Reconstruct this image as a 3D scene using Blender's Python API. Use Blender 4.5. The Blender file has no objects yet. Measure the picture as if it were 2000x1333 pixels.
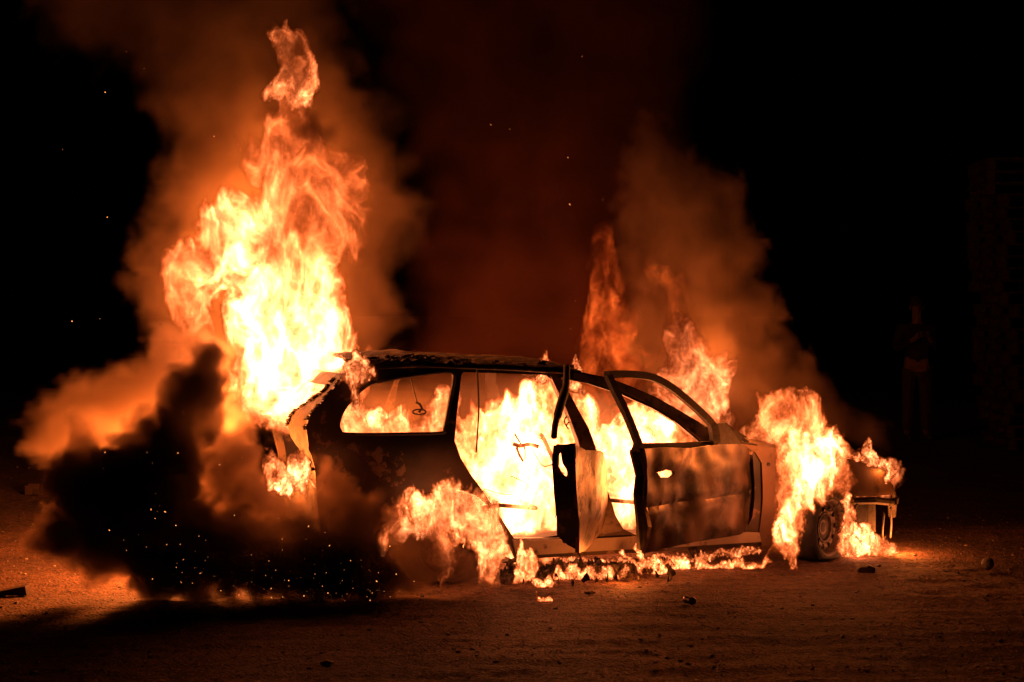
import bpy, bmesh, math, random
import numpy as np
from mathutils import Vector, Matrix

# ------------------------------------------------------------------ camera, world, exposure, lamps
S = bpy.context.scene
C = S.collection
F = 3000.0          # focal length in pixels of the 2000 px wide photograph
EYE = 1.70          # camera height
HOR = 598.0         # image row of the horizon
cam = bpy.data.objects.new('camera', bpy.data.cameras.new('camera'))
C.objects.link(cam)
S.camera = cam
cam.data.sensor_width = 36.0
cam.data.lens = 36.0 * F / 2000.0
cam.data.shift_y = -(666.5 - HOR) / 2000.0
cam.data.clip_start = 0.05
cam.data.clip_end = 800.0
cam.location = (0, 0, EYE)
cam.rotation_euler = (math.radians(90), 0, 0)

world = bpy.data.worlds.new("World")
S.world = world
world.use_nodes = True
wn = world.node_tree
bg = wn.nodes['Background']
bg.inputs[0].default_value = (0.5, 0.25, 0.22, 1)      # moonless night
bg.inputs[1].default_value = 0.00012

S.view_settings.view_transform = 'Standard'
S.view_settings.look = 'None'
S.view_settings.exposure = 0.0
S.view_settings.gamma = 1.0
S.cycles.use_denoising = True
S.cycles.use_adaptive_sampling = True
S.cycles.adaptive_threshold = 0.02
S.cycles.max_bounces = 6
S.cycles.diffuse_bounces = 2
S.cycles.glossy_bounces = 2
S.cycles.transparent_max_bounces = 48
S.cycles.volume_bounces = 1
S.cycles.sample_clamp_indirect = 4.0
S.cycles.volume_max_steps = 512


def W(px, py, Y):
    """a photograph pixel at the depth Y metres in front of the camera"""
    return Vector(((px - 1000.0) / F * Y, Y, EYE - (py - HOR) / F * Y))


def ground_at(px, py):
    Y = EYE * F / (py - HOR)
    return Vector(((px - 1000.0) / F * Y, Y, 0.0))


def fire_light(px, py, Y, watts, radius, col=(1.0, 0.215, 0.034)):
    d = bpy.data.lights.new('fire_light', 'POINT')
    d.energy = watts
    d.color = col
    d.shadow_soft_size = radius
    o = bpy.data.objects.new('fire_light', d)
    C.objects.link(o)
    o.location = W(px, py, Y)
    return o


# lamps added in or just behind the flames for their light; one stands alone
fire_light(590, 330, 10.75, 70, 0.30)  # these three sit at the column's back, to brighten the smoke behind
fire_light(480, 470, 10.75, 190, 0.35)
fire_light(510, 640, 10.75, 190, 0.35)
fire_light(480, 740, 10.1, 170, 0.25)
fire_light(360, 940, 9.85, 380, 0.16)  # added lamp without a flame of its own, brightens the ground at left
fire_light(770, 830, 10.2, 70, 0.20)
fire_light(1000, 900, 10.3, 110, 0.25)
fire_light(1235, 930, 10.15, 65, 0.20)
fire_light(1390, 720, 11.0, 100, 0.25)
fire_light(1205, 700, 11.4, 20, 0.22)
fire_light(1560, 880, 9.82, 46, 0.14)
fire_light(905, 1010, 9.2, 4, 0.12)
fire_light(570, 925, 8.98, 9, 0.08)
fire_light(1745, 1050, 10.6, 30, 0.07)
fire_light(1215, 1106, 9.50, 7, 0.06)
fire_light(1725, 915, 10.5, 6, 0.06)


# ------------------------------------------------------------------ helpers
def tag(o, label=None, cat=None, group=None, kind=None):
    if label: o['label'] = label
    if cat: o['category'] = cat
    if group: o['group'] = group
    if kind: o['kind'] = kind
    return o


def empty(name, loc=(0, 0, 0), rz=0.0):
    o = bpy.data.objects.new(name, None)
    C.objects.link(o)
    o.location = loc
    o.rotation_euler = (0, 0, rz)
    o.empty_display_size = 0.2
    return o


def link_mesh(name, verts, faces, mat, parent=None, smooth=True):
    me = bpy.data.meshes.new(name)
    me.from_pydata([tuple(v) for v in verts], [], [tuple(f) for f in faces])
    me.validate()
    if smooth:
        me.polygons.foreach_set('use_smooth', [True] * len(me.polygons))
    o = bpy.data.objects.new(name, me)
    C.objects.link(o)
    if mat: me.materials.append(mat)
    if parent: o.parent = parent
    return o


def link_bm(name, bm, mat, parent=None, smooth=False):
    me = bpy.data.meshes.new(name)
    bmesh.ops.recalc_face_normals(bm, faces=bm.faces)
    bm.to_mesh(me)
    bm.free()
    if smooth:
        me.polygons.foreach_set('use_smooth', [True] * len(me.polygons))
    o = bpy.data.objects.new(name, me)
    C.objects.link(o)
    if mat: me.materials.append(mat)
    if parent: o.parent = parent
    return o


class MB:
    """collects simple solids into one mesh"""
    def __init__(self):
        self.v, self.f = [], []

    def add(self, vs, fs):
        b = len(self.v)
        self.v += [Vector(v) for v in vs]
        self.f += [[i + b for i in f] for f in fs]

    def box(self, c, s, rot=None):
        M = rot if rot is not None else Matrix.Identity(3)
        vs = [Vector(c) + M @ Vector((x * s[0] / 2, y * s[1] / 2, z * s[2] / 2)) for x in (-1, 1) for y in (-1, 1) for z in (-1, 1)]
        self.add(vs, [(0, 1, 3, 2), (4, 6, 7, 5), (0, 4, 5, 1), (2, 3, 7, 6), (0, 2, 6, 4), (1, 5, 7, 3)])

    def tube(self, pts, r, n=8, flat=1.0, axis=None):
        """a bar along pts; r a number or one per point; flat squashes the section across axis"""
        pts = [Vector(p) for p in pts]
        rs = r if isinstance(r, (list, tuple)) else [r] * len(pts)
        up = Vector(axis) if axis is not None else None
        vs, fs = [], []
        prev = None
        for i, p in enumerate(pts):
            t = (pts[min(i + 1, len(pts) - 1)] - pts[max(i - 1, 0)]).normalized()
            a = up if up is not None else (prev if prev is not None else (Vector((0, 0, 1)) if abs(t.z) < 0.9 else Vector((1, 0, 0))))
            a = (a - t * a.dot(t))
            if a.length < 1e-5: a = Vector((1, 0, 0)) - t * t.x
            a.normalize()
            b = t.cross(a)
            prev = a
            for k in range(n):
                th = 2 * math.pi * (k + 0.5) / n
                vs.append(p + a * (math.cos(th) * rs[i] * flat) + b * (math.sin(th) * rs[i]))
        for i in range(len(pts) - 1):
            for k in range(n):
                k2 = (k + 1) % n
                fs.append((i * n + k, i * n + k2, (i + 1) * n + k2, (i + 1) * n + k))
        fs.append(tuple(range(n - 1, -1, -1)))
        fs.append(tuple((len(pts) - 1) * n + k for k in range(n)))
        self.add(vs, fs)

    def lathe(self, prof, n=48, closed=True):
        """profile of (radius, y) turned round the local Y axis"""
        vs = [(r * math.cos(2 * math.pi * k / n), y, r * math.sin(2 * math.pi * k / n)) for r, y in prof for k in range(n)]
        fs = []
        m = len(prof)
        for i in range(m if closed else m - 1):
            j = (i + 1) % m
            for k in range(n):
                k2 = (k + 1) % n
                fs.append((i * n + k, i * n + k2, j * n + k2, j * n + k))
        self.add(vs, fs)

    def build(self, name, mat, parent=None, smooth=False):
        return link_mesh(name, self.v, self.f, mat, parent, smooth)


def _fade(t):
    return t * t * t * (t * (t * 6 - 15) + 10)


def perlin(P, seed=0):
    """gradient noise of the points P (3 x N), about -1..1"""
    r = np.random.RandomState(seed)
    perm = r.permutation(256).astype(np.int32)
    perm = np.concatenate([perm, perm, perm])
    g = r.normal(size=(256, 3)).astype(np.float32)
    g /= np.linalg.norm(g, axis=1)[:, None]
    P = np.asarray(P, np.float32)
    i = np.floor(P).astype(np.int32)
    f = P - i
    i &= 255
    u = _fade(f)
    out = np.zeros(P.shape[1], np.float32)
    for dx in (0, 1):
        wx = u[0] if dx else 1 - u[0]
        a = perm[(i[0] + dx) & 255]
        for dy in (0, 1):
            wy = wx * (u[1] if dy else 1 - u[1])
            b = perm[a + ((i[1] + dy) & 255)]
            for dz in (0, 1):
                gg = g[perm[b + ((i[2] + dz) & 255)]]
                out += wy * (u[2] if dz else 1 - u[2]) * (gg[:, 0] * (f[0] - dx) + gg[:, 1] * (f[1] - dy) + gg[:, 2] * (f[2] - dz))
    return out * 1.5


def fbm(P, octaves, seed=0, gain=0.5):
    o, a = 0, 1.0
    for k in range(octaves):
        o = o + a * perlin(P * (2.03 ** k) + 11.7 * k, seed + k)
        a *= gain
    return o


# ------------------------------------------------------------------ materials
def new_mat(name):
    m = bpy.data.materials.new(name)
    m.use_nodes = True
    return m, m.node_tree, m.node_tree.nodes['Principled BSDF']


def burnt(name, c0, c1, c2, scale=6.0, rough=0.55, metal=0.3, bump=0.25, edge=(0.45, 0.6)):
    """scorched sheet metal: two tones in soft clouds, a third one flaking out of them"""
    m, nt, p = new_mat(name)
    N, L = nt.nodes, nt.links
    tc = N.new('ShaderNodeTexCoord')
    n1 = N.new('ShaderNodeTexNoise'); n1.inputs['Scale'].default_value = scale * 0.6; n1.inputs['Detail'].default_value = 6
    n2 = N.new('ShaderNodeTexNoise'); n2.inputs['Scale'].default_value = scale * 1.7; n2.inputs['Detail'].default_value = 9; n2.inputs['Roughness'].default_value = 0.68
    n3 = N.new('ShaderNodeTexNoise'); n3.inputs['Scale'].default_value = scale * 14; n3.inputs['Detail'].default_value = 4
    for n in (n1, n2, n3): L.new(tc.outputs['Object'], n.inputs['Vector'])
    r1 = N.new('ShaderNodeValToRGB')
    r1.color_ramp.elements[0].position = 0.38; r1.color_ramp.elements[0].color = (*c0, 1)
    r1.color_ramp.elements[1].position = 0.62; r1.color_ramp.elements[1].color = (*c1, 1)
    L.new(n1.outputs['Fac'], r1.inputs[0])
    r2 = N.new('ShaderNodeValToRGB')
    r2.color_ramp.elements[0].position = edge[0]; r2.color_ramp.elements[0].color = (0, 0, 0, 1)
    r2.color_ramp.elements[1].position = edge[1]; r2.color_ramp.elements[1].color = (1, 1, 1, 1)
    L.new(n2.outputs['Fac'], r2.inputs[0])
    mx = N.new('ShaderNodeMix'); mx.data_type = 'RGBA'
    L.new(r2.outputs[0], mx.inputs[0]); L.new(r1.outputs[0], mx.inputs[6]); mx.inputs[7].default_value = (*c2, 1)
    L.new(mx.outputs[2], p.inputs['Base Color'])
    rr = N.new('ShaderNodeMapRange'); rr.inputs[3].default_value = rough - 0.15; rr.inputs[4].default_value = min(1, rough + 0.25)
    L.new(n2.outputs['Fac'], rr.inputs[0]); L.new(rr.outputs[0], p.inputs['Roughness'])
    p.inputs['Metallic'].default_value = metal
    b = N.new('ShaderNodeBump'); b.inputs['Strength'].default_value = bump; b.inputs['Distance'].default_value = 0.006
    ad = N.new('ShaderNodeMath'); ad.operation = 'MULTIPLY_ADD'; ad.inputs[1].default_value = 0.35
    L.new(n3.outputs['Fac'], ad.inputs[0]); L.new(n2.outputs['Fac'], ad.inputs[2])
    L.new(ad.outputs[0], b.inputs['Height']); L.new(b.outputs[0], p.inputs['Normal'])
    return m


M_SOOT = burnt('sooty_steel', (0.020, 0.015, 0.012), (0.075, 0.05, 0.035), (0.19, 0.12, 0.08), 4.0, 0.48, 0.35, 0.6, edge=(0.57, 0.61))
M_DOOR = burnt('blistered_door_steel', (0.018, 0.013, 0.010), (0.125, 0.075, 0.046), (0.014, 0.010, 0.008), 1.9, 0.38, 0.5, 0.3, edge=(0.48, 0.62))
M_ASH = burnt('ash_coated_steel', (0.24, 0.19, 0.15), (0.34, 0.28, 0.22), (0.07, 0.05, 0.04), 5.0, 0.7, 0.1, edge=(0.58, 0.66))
M_PILLAR = burnt('scorched_pillar_steel', (0.10, 0.075, 0.055), (0.18, 0.13, 0.10), (0.035, 0.028, 0.024), 9.0, 0.6, 0.2, edge=(0.5, 0.62))
M_CHAR = burnt('char', (0.012, 0.010, 0.009), (0.03, 0.025, 0.02), (0.05, 0.04, 0.035), 12.0, 0.75, 0.0, 0.6)
M_FLAKE = burnt('flaking_roof_paint', (0.03, 0.025, 0.02), (0.06, 0.045, 0.04), (0.2, 0.15, 0.11), 9.0, 0.7, 0.15, 0.8, edge=(0.5, 0.56))
M_TYRE = burnt('burnt_rubber', (0.012, 0.011, 0.010), (0.022, 0.02, 0.018), (0.035, 0.03, 0.028), 9.0, 0.8, 0.0, 0.5)
M_RIM = burnt('rusty_rim_steel', (0.055, 0.035, 0.024), (0.10, 0.065, 0.045), (0.025, 0.018, 0.014), 14.0, 0.5, 0.4)
M_WOOD = burnt('weathered_wood', (0.045, 0.022, 0.015), (0.085, 0.045, 0.03), (0.02, 0.012, 0.01), 8.0, 0.85, 0.0)
M_STONE = burnt('stone', (0.20, 0.17, 0.14), (0.28, 0.24, 0.2), (0.14, 0.12, 0.1), 25.0, 0.9, 0.0, 0.6)

# ------------------------------------------------------------------ the ground
def ground_height(x, y):
    P = np.stack([x, y, np.zeros_like(x)])
    h = fbm(P * 0.9, 3, 40) * 0.010 + fbm(P * np.array([[2.2], [6.0], [1]]), 4, 50) * 0.010 + np.abs(perlin(P * 11, 60)) * 0.008 + perlin(P * 23, 61) * 0.003
    wv = y - 7.75 - 0.05 * x + 0.10 * perlin(P * 0.35, 63)
    for c in (0.0, -0.62):
        h = h + (0.35 + 0.65 * np.clip(perlin(P * 0.9 + 4.0, 64) + 0.3, 0, 1)) * (-0.010 * np.exp(-((wv - c) / 0.10) ** 2) + 0.005 * np.exp(-((np.abs(wv - c) - 0.16) / 0.05) ** 2) + 0.004 * np.sign(np.sin(x * 42 + 9 * wv)) * np.exp(-((wv - c) / 0.08) ** 4))
    return h - 0.012


xs = np.unique(np.concatenate([np.linspace(-160, -6, 30), np.linspace(-6, 6.4, 420), np.linspace(6.4, 160, 30)]))
ys = np.unique(np.concatenate([np.linspace(-60, 5.5, 14), np.linspace(5.5, 12.5, 330), np.linspace(12.5, 22, 120), np.linspace(22, 260, 40)]))
GX, GY = np.meshgrid(xs, ys, indexing='ij')
gz = ground_height(GX.ravel(), GY.ravel())
nx, ny = len(xs), len(ys)
gi = np.arange(nx * ny).reshape(nx, ny)
gf = np.stack([gi[:-1, :-1], gi[1:, :-1], gi[1:, 1:], gi[:-1, 1:]], -1).reshape(-1, 4)
m, nt, p = new_mat('packed_dirt')
N, L = nt.nodes, nt.links
tc = N.new('ShaderNodeTexCoord')
na = N.new('ShaderNodeTexNoise'); na.inputs['Scale'].default_value = 0.8; na.inputs['Detail'].default_value = 8
nb = N.new('ShaderNodeTexNoise'); nb.inputs['Scale'].default_value = 26; nb.inputs['Detail'].default_value = 8; nb.inputs['Roughness'].default_value = 0.7
nc = N.new('ShaderNodeTexVoronoi'); nc.inputs['Scale'].default_value = 55
for n in (na, nb, nc): L.new(tc.outputs['Object'], n.inputs['Vector'])
ra = N.new('ShaderNodeValToRGB')
ra.color_ramp.elements[0].position = 0.35; ra.color_ramp.elements[0].color = (0.062, 0.030, 0.018, 1)
ra.color_ramp.elements[1].position = 0.66; ra.color_ramp.elements[1].color = (0.14, 0.072, 0.042, 1)
L.new(na.outputs['Fac'], ra.inputs[0])
rb = N.new('ShaderNodeValToRGB')
rb.color_ramp.elements[0].position = 0.34; rb.color_ramp.elements[0].color = (0.16, 0.14, 0.13, 1)
rb.color_ramp.elements[1].position = 0.62; rb.color_ramp.elements[1].color = (1.45, 1.4, 1.35, 1)
L.new(nb.outputs['Fac'], rb.inputs[0])
mx = N.new('ShaderNodeMix'); mx.data_type = 'RGBA'; mx.blend_type = 'MULTIPLY'; mx.inputs[0].default_value = 1.0
L.new(ra.outputs[0], mx.inputs[6]); L.new(rb.outputs[0], mx.inputs[7]); L.new(mx.outputs[2], p.inputs['Base Color'])
p.inputs['Roughness'].default_value = 0.92
bp = N.new('ShaderNodeBump'); bp.inputs['Strength'].default_value = 1.0; bp.inputs['Distance'].default_value = 0.02
ad = N.new('ShaderNodeMath'); ad.operation = 'MULTIPLY_ADD'; ad.inputs[1].default_value = -0.5
L.new(nc.outputs['Distance'], ad.inputs[0]); L.new(nb.outputs['Fac'], ad.inputs[2])
L.new(ad.outputs[0], bp.inputs['Height']); L.new(bp.outputs[0], p.inputs['Normal'])
me = bpy.data.meshes.new('ground')
me.vertices.add(nx * ny)
me.vertices.foreach_set('co', np.stack([GX.ravel(), GY.ravel(), gz], -1).astype(np.float32).ravel())
me.loops.add(gf.size); me.loops.foreach_set('vertex_index', gf.ravel().astype(np.int32))
me.polygons.add(len(gf)); me.polygons.foreach_set('loop_start', np.arange(0, gf.size, 4, dtype=np.int32))
me.polygons.foreach_set('use_smooth', np.ones(len(gf), bool))
me.update(calc_edges=True)
me.materials.append(m)
g = bpy.data.objects.new('ground', me); C.objects.link(g); tag(g, kind='structure')


def lump(r, seed, squash=(1, 1, 0.7), rough=0.35, sub=2, facet=0.0):
    """verts and faces of an irregular stone"""
    bm = bmesh.new()
    bmesh.ops.create_icosphere(bm, subdivisions=sub, radius=1.0)
    V = np.array([v.co[:] for v in bm.verts])
    d = 1 + rough * perlin((V * 1.3 + seed * 3.7).T, seed % 50) + rough * 0.4 * perlin((V * 3.1 + seed).T, 7)
    rg = random.Random(seed)
    V = V * d[:, None]
    for _ in range(5 if facet else 0):      # cut flat faces into it
        nrm = np.array([rg.gauss(0, 1) for _ in range(3)]); nrm /= np.linalg.norm(nrm)
        h = V @ nrm
        V = V - np.outer(np.maximum(h - (1 - facet), 0), nrm)
    V = V * np.array(squash) * r
    fs = [[v.index for v in f.verts] for f in bm.faces]
    bm.free()
    return V, fs


rng = random.Random(5)
# gravel that nobody could count, strewn over the lit ground
mb = MB()
protos = [lump(1.0, k, (1.2, 0.9, 0.6), 0.5, 1) for k in range(6)]
for k in range(5200):
    py = 1000 + 320 * rng.random() ** 1.1
    if rng.random() < 0.22: py = rng.uniform(905, 1010)
    px = rng.uniform(-60, 2060)
    q = ground_at(px, py)
    r = 0.0025 + 0.004 * rng.random() ** 2 + 0.010 * rng.random() ** 14
    V, fs = protos[k % 6]
    a = rng.uniform(0, 6.28)
    R = np.array([[math.cos(a), -math.sin(a), 0], [math.sin(a), math.cos(a), 0], [0, 0, 1]])
    z = float(ground_height(np.array([q.x]), np.array([q.y]))[0])
    mb.add((V * r) @ R.T + np.array([q.x, q.y, z + r * 0.25]), fs)
o = mb.build('gravel', M_STONE)
tag(o, 'small loose gravel strewn over the packed dirt ground', 'gravel', kind='stuff')

# heap of charred scraps below the sill
mb = MB()
for k in range(330):
    t = rng.random()
    px = 985 + 330 * t ** 1.3 + rng.gauss(0, 6)
    py = 1132 - 14 * t + rng.gauss(0, 9) - 8 * rng.random()
    q = ground_at(px, py)
    V, fs = protos[k % 6]
    r = 0.007 + 0.026 * rng.random() ** 3
    Rm = Matrix.Rotation(rng.uniform(0, 6.28), 3, 'Z') @ Matrix.Rotation(rng.uniform(-1, 1), 3, 'X')
    sc = np.array([rng.uniform(0.6, 2.0), rng.uniform(0.5, 1.2), rng.uniform(0.2, 0.9)])
    mb.add([Vector(v) + Vector((q.x, q.y, r * 0.5 + 0.05 * rng.random() ** 2)) for v in (Rm @ Vector(w) for w in V * r * sc)], fs)
M_DEBRIS = burnt('charred_scraps', (0.02, 0.017, 0.014), (0.12, 0.09, 0.07), (0.05, 0.04, 0.03), 14.0, 0.8, 0.0, 0.5)
o = mb.build('debris', M_DEBRIS)
tag(o, 'heap of charred scraps on the ground below the car sill', 'debris', kind='stuff')

for (px, py, r, sq, fac, lab, cat) in [
    (1691, 1117, 0.058, (1.1, 0.8, 0.72), 0.35, 'angular stone on the dirt in front of the front wheel', 'stone'),
    (640, 1300, 0.03, (1.3, 0.9, 0.6), 0.3, 'dim flat stone on the dark ground nearest the camera', 'stone'),
    (1716, 1107, 0.016, (1.2, 1, 0.7), 0.2, 'pebble lying just right of the angular stone', 'stone'),
    (1150, 1160, 0.022, (1.4, 1, 0.6), 0.3, 'small dark stone right of the small burning scrap', 'stone'),
]:
    V, fs = lump(r, int(px), sq, 0.25, 3, fac)
    q = ground_at(px, py)
    o = link_mesh('stone', V, fs, M_STONE, smooth=False)
    o.location = (q.x, q.y, r * sq[2] * 0.55)
    tag(o, lab, cat)

# crushed drink can
can = empty('drink_can', ground_at(1347, 1181))
M_CAN, nt, p = new_mat('can_metal')
p.inputs['Base Color'].default_value = (0.12, 0.09, 0.075, 1); p.inputs['Metallic'].default_value = 0.7; p.inputs['Roughness'].default_value = 0.3
mb = MB()
mb.lathe([(0.0, -0.05), (0.02, -0.05), (0.024, -0.053), (0.03, -0.046), (0.032, -0.03), (0.027, -0.01), (0.030, 0.012), (0.033, 0.03), (0.031, 0.048), (0.025, 0.054), (0.022, 0.05), (0.0, 0.05)], 28, closed=False)
V = np.array([v[:] for v in mb.v]); V += np.stack([perlin(V.T * 30, 3), perlin(V.T * 30 + 5, 4), perlin(V.T * 30 + 9, 5)], -1) * 0.004
mb.v = [Vector(v) for v in V]
ob = mb.build('can_body', M_CAN, can, True); ob.location = (0, 0, 0.033); ob.rotation_euler = (0, 0, math.radians(28))
mb = MB(); mb.lathe([(0.0, 0.0), (0.019, 0.0), (0.021, 0.004), (0.0, 0.004)], 24, closed=False)
ob = mb.build('can_lid', M_CHAR, can, True); ob.rotation_euler = (0, 0, math.radians(28)); ob.location = (-0.051 * math.sin(math.radians(28)), 0.051 * math.cos(math.radians(28)), 0.033)
can.scale = (0.72, 0.72, 0.72)
tag(can, 'crushed metal can lying on the dirt before the open door', 'can')

# round ball at the right
q = ground_at(1929, 1113)
bl = empty('ball', (q.x, q.y, 0))
mb = MB(); r = 0.040
mb.lathe([(max(r * math.cos(t), 0.0005), r * math.sin(t)) for t in np.linspace(-math.pi / 2, math.pi / 2, 25)], 40, closed=False)
ob = mb.build('ball_shell', M_STONE, bl, True); ob.location = (0, 0, r * 0.95)
mb = MB(); mb.tube([(0.0405 * math.cos(t), 0.012 * math.sin(2 * t), 0.0405 * math.sin(t)) for t in np.linspace(0, 2 * math.pi, 40)], 0.0012, 6)
ob = mb.build('seam', M_CHAR, bl); ob.location = (0, 0, r * 0.95); ob.rotation_euler = (0.5, 0.3, 0.8)
tag(bl, 'fist sized round ball on the dark dirt with a long shadow', 'ball')

# wedge of scrap wood at the left
q = ground_at(22, 1162)
mb = MB(); mb.add([(-0.12, -0.03, 0), (0.10, -0.03, 0), (0.10, 0.03, 0), (-0.12, 0.03, 0), (-0.12, -0.03, 0.012), (0.09, -0.03, 0.055), (0.10, 0.03, 0.062), (-0.12, 0.03, 0.015)],
                  [(0, 3, 2, 1), (4, 5, 6, 7), (0, 1, 5, 4), (1, 2, 6, 5), (2, 3, 7, 6), (3, 0, 4, 7)])
o = mb.build('wood_offcut', M_WOOD); o.location = q; tag(o, 'dark wedge shaped wood offcut on the edge of the lit ground', 'wood')
# distant block beyond the left smoke
q = ground_at(66, 965)
mb = MB(); mb.box((0, 0, 0.04), (0.13, 0.1, 0.08)); mb.box((0.01, 0, 0.088), (0.10, 0.08, 0.016))
o = mb.build('concrete_block', M_WOOD); o.location = q; tag(o, 'dim squat block standing far back left of the smoke', 'block')

# stacked pallets far right
mb = MB()
for j in range(6): mb.box((0, -0.5 + 0.2 * j, 0.13), (1.2, 0.13, 0.022))
for i in (-0.53, 0, 0.53):
    mb.box((i, 0, 0.108), (0.1, 1.12, 0.02))
    for j in (-0.49, 0, 0.49): mb.box((i, j, 0.06), (0.1, 0.13, 0.074))
    mb.box((i, 0, 0.012), (0.1, 1.12, 0.02))
pal = mb.build('pallet', M_WOOD)
n_pal = 24
base_x = (1975 - 1000) / F * 18.0 + 0.62
rr = random.Random(3)
for k in range(n_pal):
    o = pal if k == 0 else pal.copy()
    if k: C.objects.link(o)
    o.location = (base_x - 0.012 * k + rr.uniform(-0.06, 0.06), 18.6 + rr.uniform(-0.05, 0.05), 0.004 + 0.1435 * k)
    o.rotation_euler = (0, 0, rr.uniform(-0.13, 0.13))
    tag(o, 'wooden pallet in the tall dim stack behind at far right', 'pallet', 'pallets in the tall stack')

# ------------------------------------------------------------------ the car
ANG = math.radians(18.8)
hx, hy = math.cos(ANG), math.sin(ANG)
HALF = 0.82
R0 = Vector((-0.41, 9.45, 0))
ORG = R0 + Vector((-hy, hx, 0)) * HALF
car = empty('burning_car', ORG, ANG)
tag(car, 'burning station wagon gutted by fire with both near side doors hanging open', 'car')
TOCAR = (Matrix.Translation(ORG) @ Matrix.Rotation(ANG, 4, 'Z')).inverted()


def car_world(x, y, z):
    return TOCAR.inverted() @ Vector((x, y, z))


def inset_side(L, z):
    v = 0.30 * max(0.0, z - 0.85) + 0.22 * max(0.0, 0.42 - z)
    if L < -0.25: v += 0.20 * ((-0.25 - L) / 0.55) ** 2
    if L > 2.6: v += min(0.3, 0.07 * ((L - 2.6) / 0.5) ** 2)
    return v


class Plane:
    """a body panel's own plane in the car: starts at p0 (x, y), runs along d, its outside looks along n"""
    def __init__(self, p0, d, n, inset):
        self.p0, self.d, self.n, self.inset = Vector((p0[0], p0[1], 0)), Vector((d[0], d[1], 0)), Vector((n[0], n[1], 0)), inset

    def at(self, L, z, depth=0.0):
        return self.p0 + self.d * L - self.n * (self.inset(L, z) + depth) + Vector((0, 0, z))

    def px(self, x, y):
        """where the sight line of a photograph pixel meets this panel: (L, z)"""
        e = TOCAR @ Vector((0, 0, EYE))
        v = (TOCAR.to_3x3() @ Vector(((x - 1000.0) / F, 1.0, -(y - HOR) / F)))
        ins = 0.0
        for _ in range(8):
            o = self.p0 - self.n * ins
            t = (o - e).dot(self.n) / v.dot(self.n)
            q = e + v * t
            L, z = (q - self.p0).dot(self.d), q.z
            ins = self.inset(L, z)
        return (L, z)


SIDE = Plane((0, -HALF), (1, 0), (0, -1), inset_side)
FAR = Plane((0, HALF), (1, 0), (0, 1), inset_side)


def rounded(pts, n=3):
    """closed Catmull-Rom through the points"""
    out = []
    k = len(pts)
    for i in range(k):
        p0, p1, p2, p3 = (np.array(pts[(i + j - 1) % k]) for j in range(4))
        for t in np.linspace(0, 1, n, endpoint=False):
            out.append(tuple(0.5 * (2 * p1 + (p2 - p0) * t + (2 * p0 - 5 * p1 + 4 * p2 - p3) * t * t + (3 * p1 - p0 - 3 * p2 + p3) * t ** 3)))
    return out


def open_curve(pts, n=6):
    out = []
    k = len(pts)
    for i in range(k - 1):
        p0, p1, p2, p3 = (np.array(pts[min(max(i + j - 1, 0), k - 1)], float) for j in range(4))
        for t in np.linspace(0, 1, n, endpoint=False):
            out.append(tuple(0.5 * (2 * p1 + (p2 - p0) * t + (2 * p0 - 5 * p1 + 4 * p2 - p3) * t * t + (3 * p1 - p0 - 3 * p2 + p3) * t ** 3)))
    out.append(tuple(pts[-1]))
    return out


def panel(name, loops, place, thick, mat, parent, res=0.05, dent=None, smooth=True):
    """a sheet with an outline (first loop) and holes (the others), laid out in (L, z), put in place by place(L, z, depth)"""
    bm = bmesh.new()
    es = []
    for lp in loops:
        vs = [bm.verts.new((a, b, 0)) for a, b in lp]
        es += [bm.edges.new((vs[i], vs[(i + 1) % len(vs)])) for i in range(len(vs))]
    bmesh.ops.triangle_fill(bm, use_beauty=True, use_dissolve=False, edges=es, normal=(0, 0, 1))
    lo = [min(p[k] for p in loops[0]) for k in (0, 1)]
    hi = [max(p[k] for p in loops[0]) for k in (0, 1)]
    for ax in (0, 1):
        for c in np.arange(lo[ax] + res * 0.5, hi[ax], res):
            co = [0, 0, 0]; co[ax] = c
            no = [0, 0, 0]; no[ax] = 1
            bmesh.ops.bisect_plane(bm, geom=bm.verts[:] + bm.edges[:] + bm.faces[:], plane_co=co, plane_no=no, dist=1e-5)
    bmesh.ops.recalc_face_normals(bm, faces=bm.faces)
    bm.verts.index_update()
    flat = [(v.co.x, v.co.y) for v in bm.verts]
    faces = [[v.index for v in f.verts] for f in bm.faces]
    bnd = [[l.vert.index for l in (e.link_loops[0], e.link_loops[0].link_loop_next)] for e in bm.edges if len(e.link_faces) == 1]
    bm.free()
    n = len(flat)
    fa = np.array(flat)
    dd = dent(fa[:, 0], fa[:, 1]).tolist() if dent else [0.0] * n
    vs = [place(a, b, d) for (a, b), d in zip(flat, dd)] + [place(a, b, thick + 0.6 * d) for (a, b), d in zip(flat, dd)]
    fs = faces + [[i + n for i in reversed(f)] for f in faces] + [[b, a, a + n, b + n] for a, b in bnd]
    o = link_mesh(name, vs, fs, mat, parent, False)
    if smooth:
        me = o.data
        me.polygons.foreach_set('use_smooth', [k < 2 * len(faces) for k in range(len(me.polygons))])
        # hard rim: split edges where the sheet turns
        me.set_sharp_from_angle(angle=math.radians(40))
    return o


def noise_dent(amp, sc, seed):
    def f(a, b):
        P = np.stack([a * sc, b * sc, np.full_like(a, seed * 1.7)])
        return amp * (perlin(P, seed) + 0.5 * perlin(P * 2.3, seed + 1))
    return f


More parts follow.
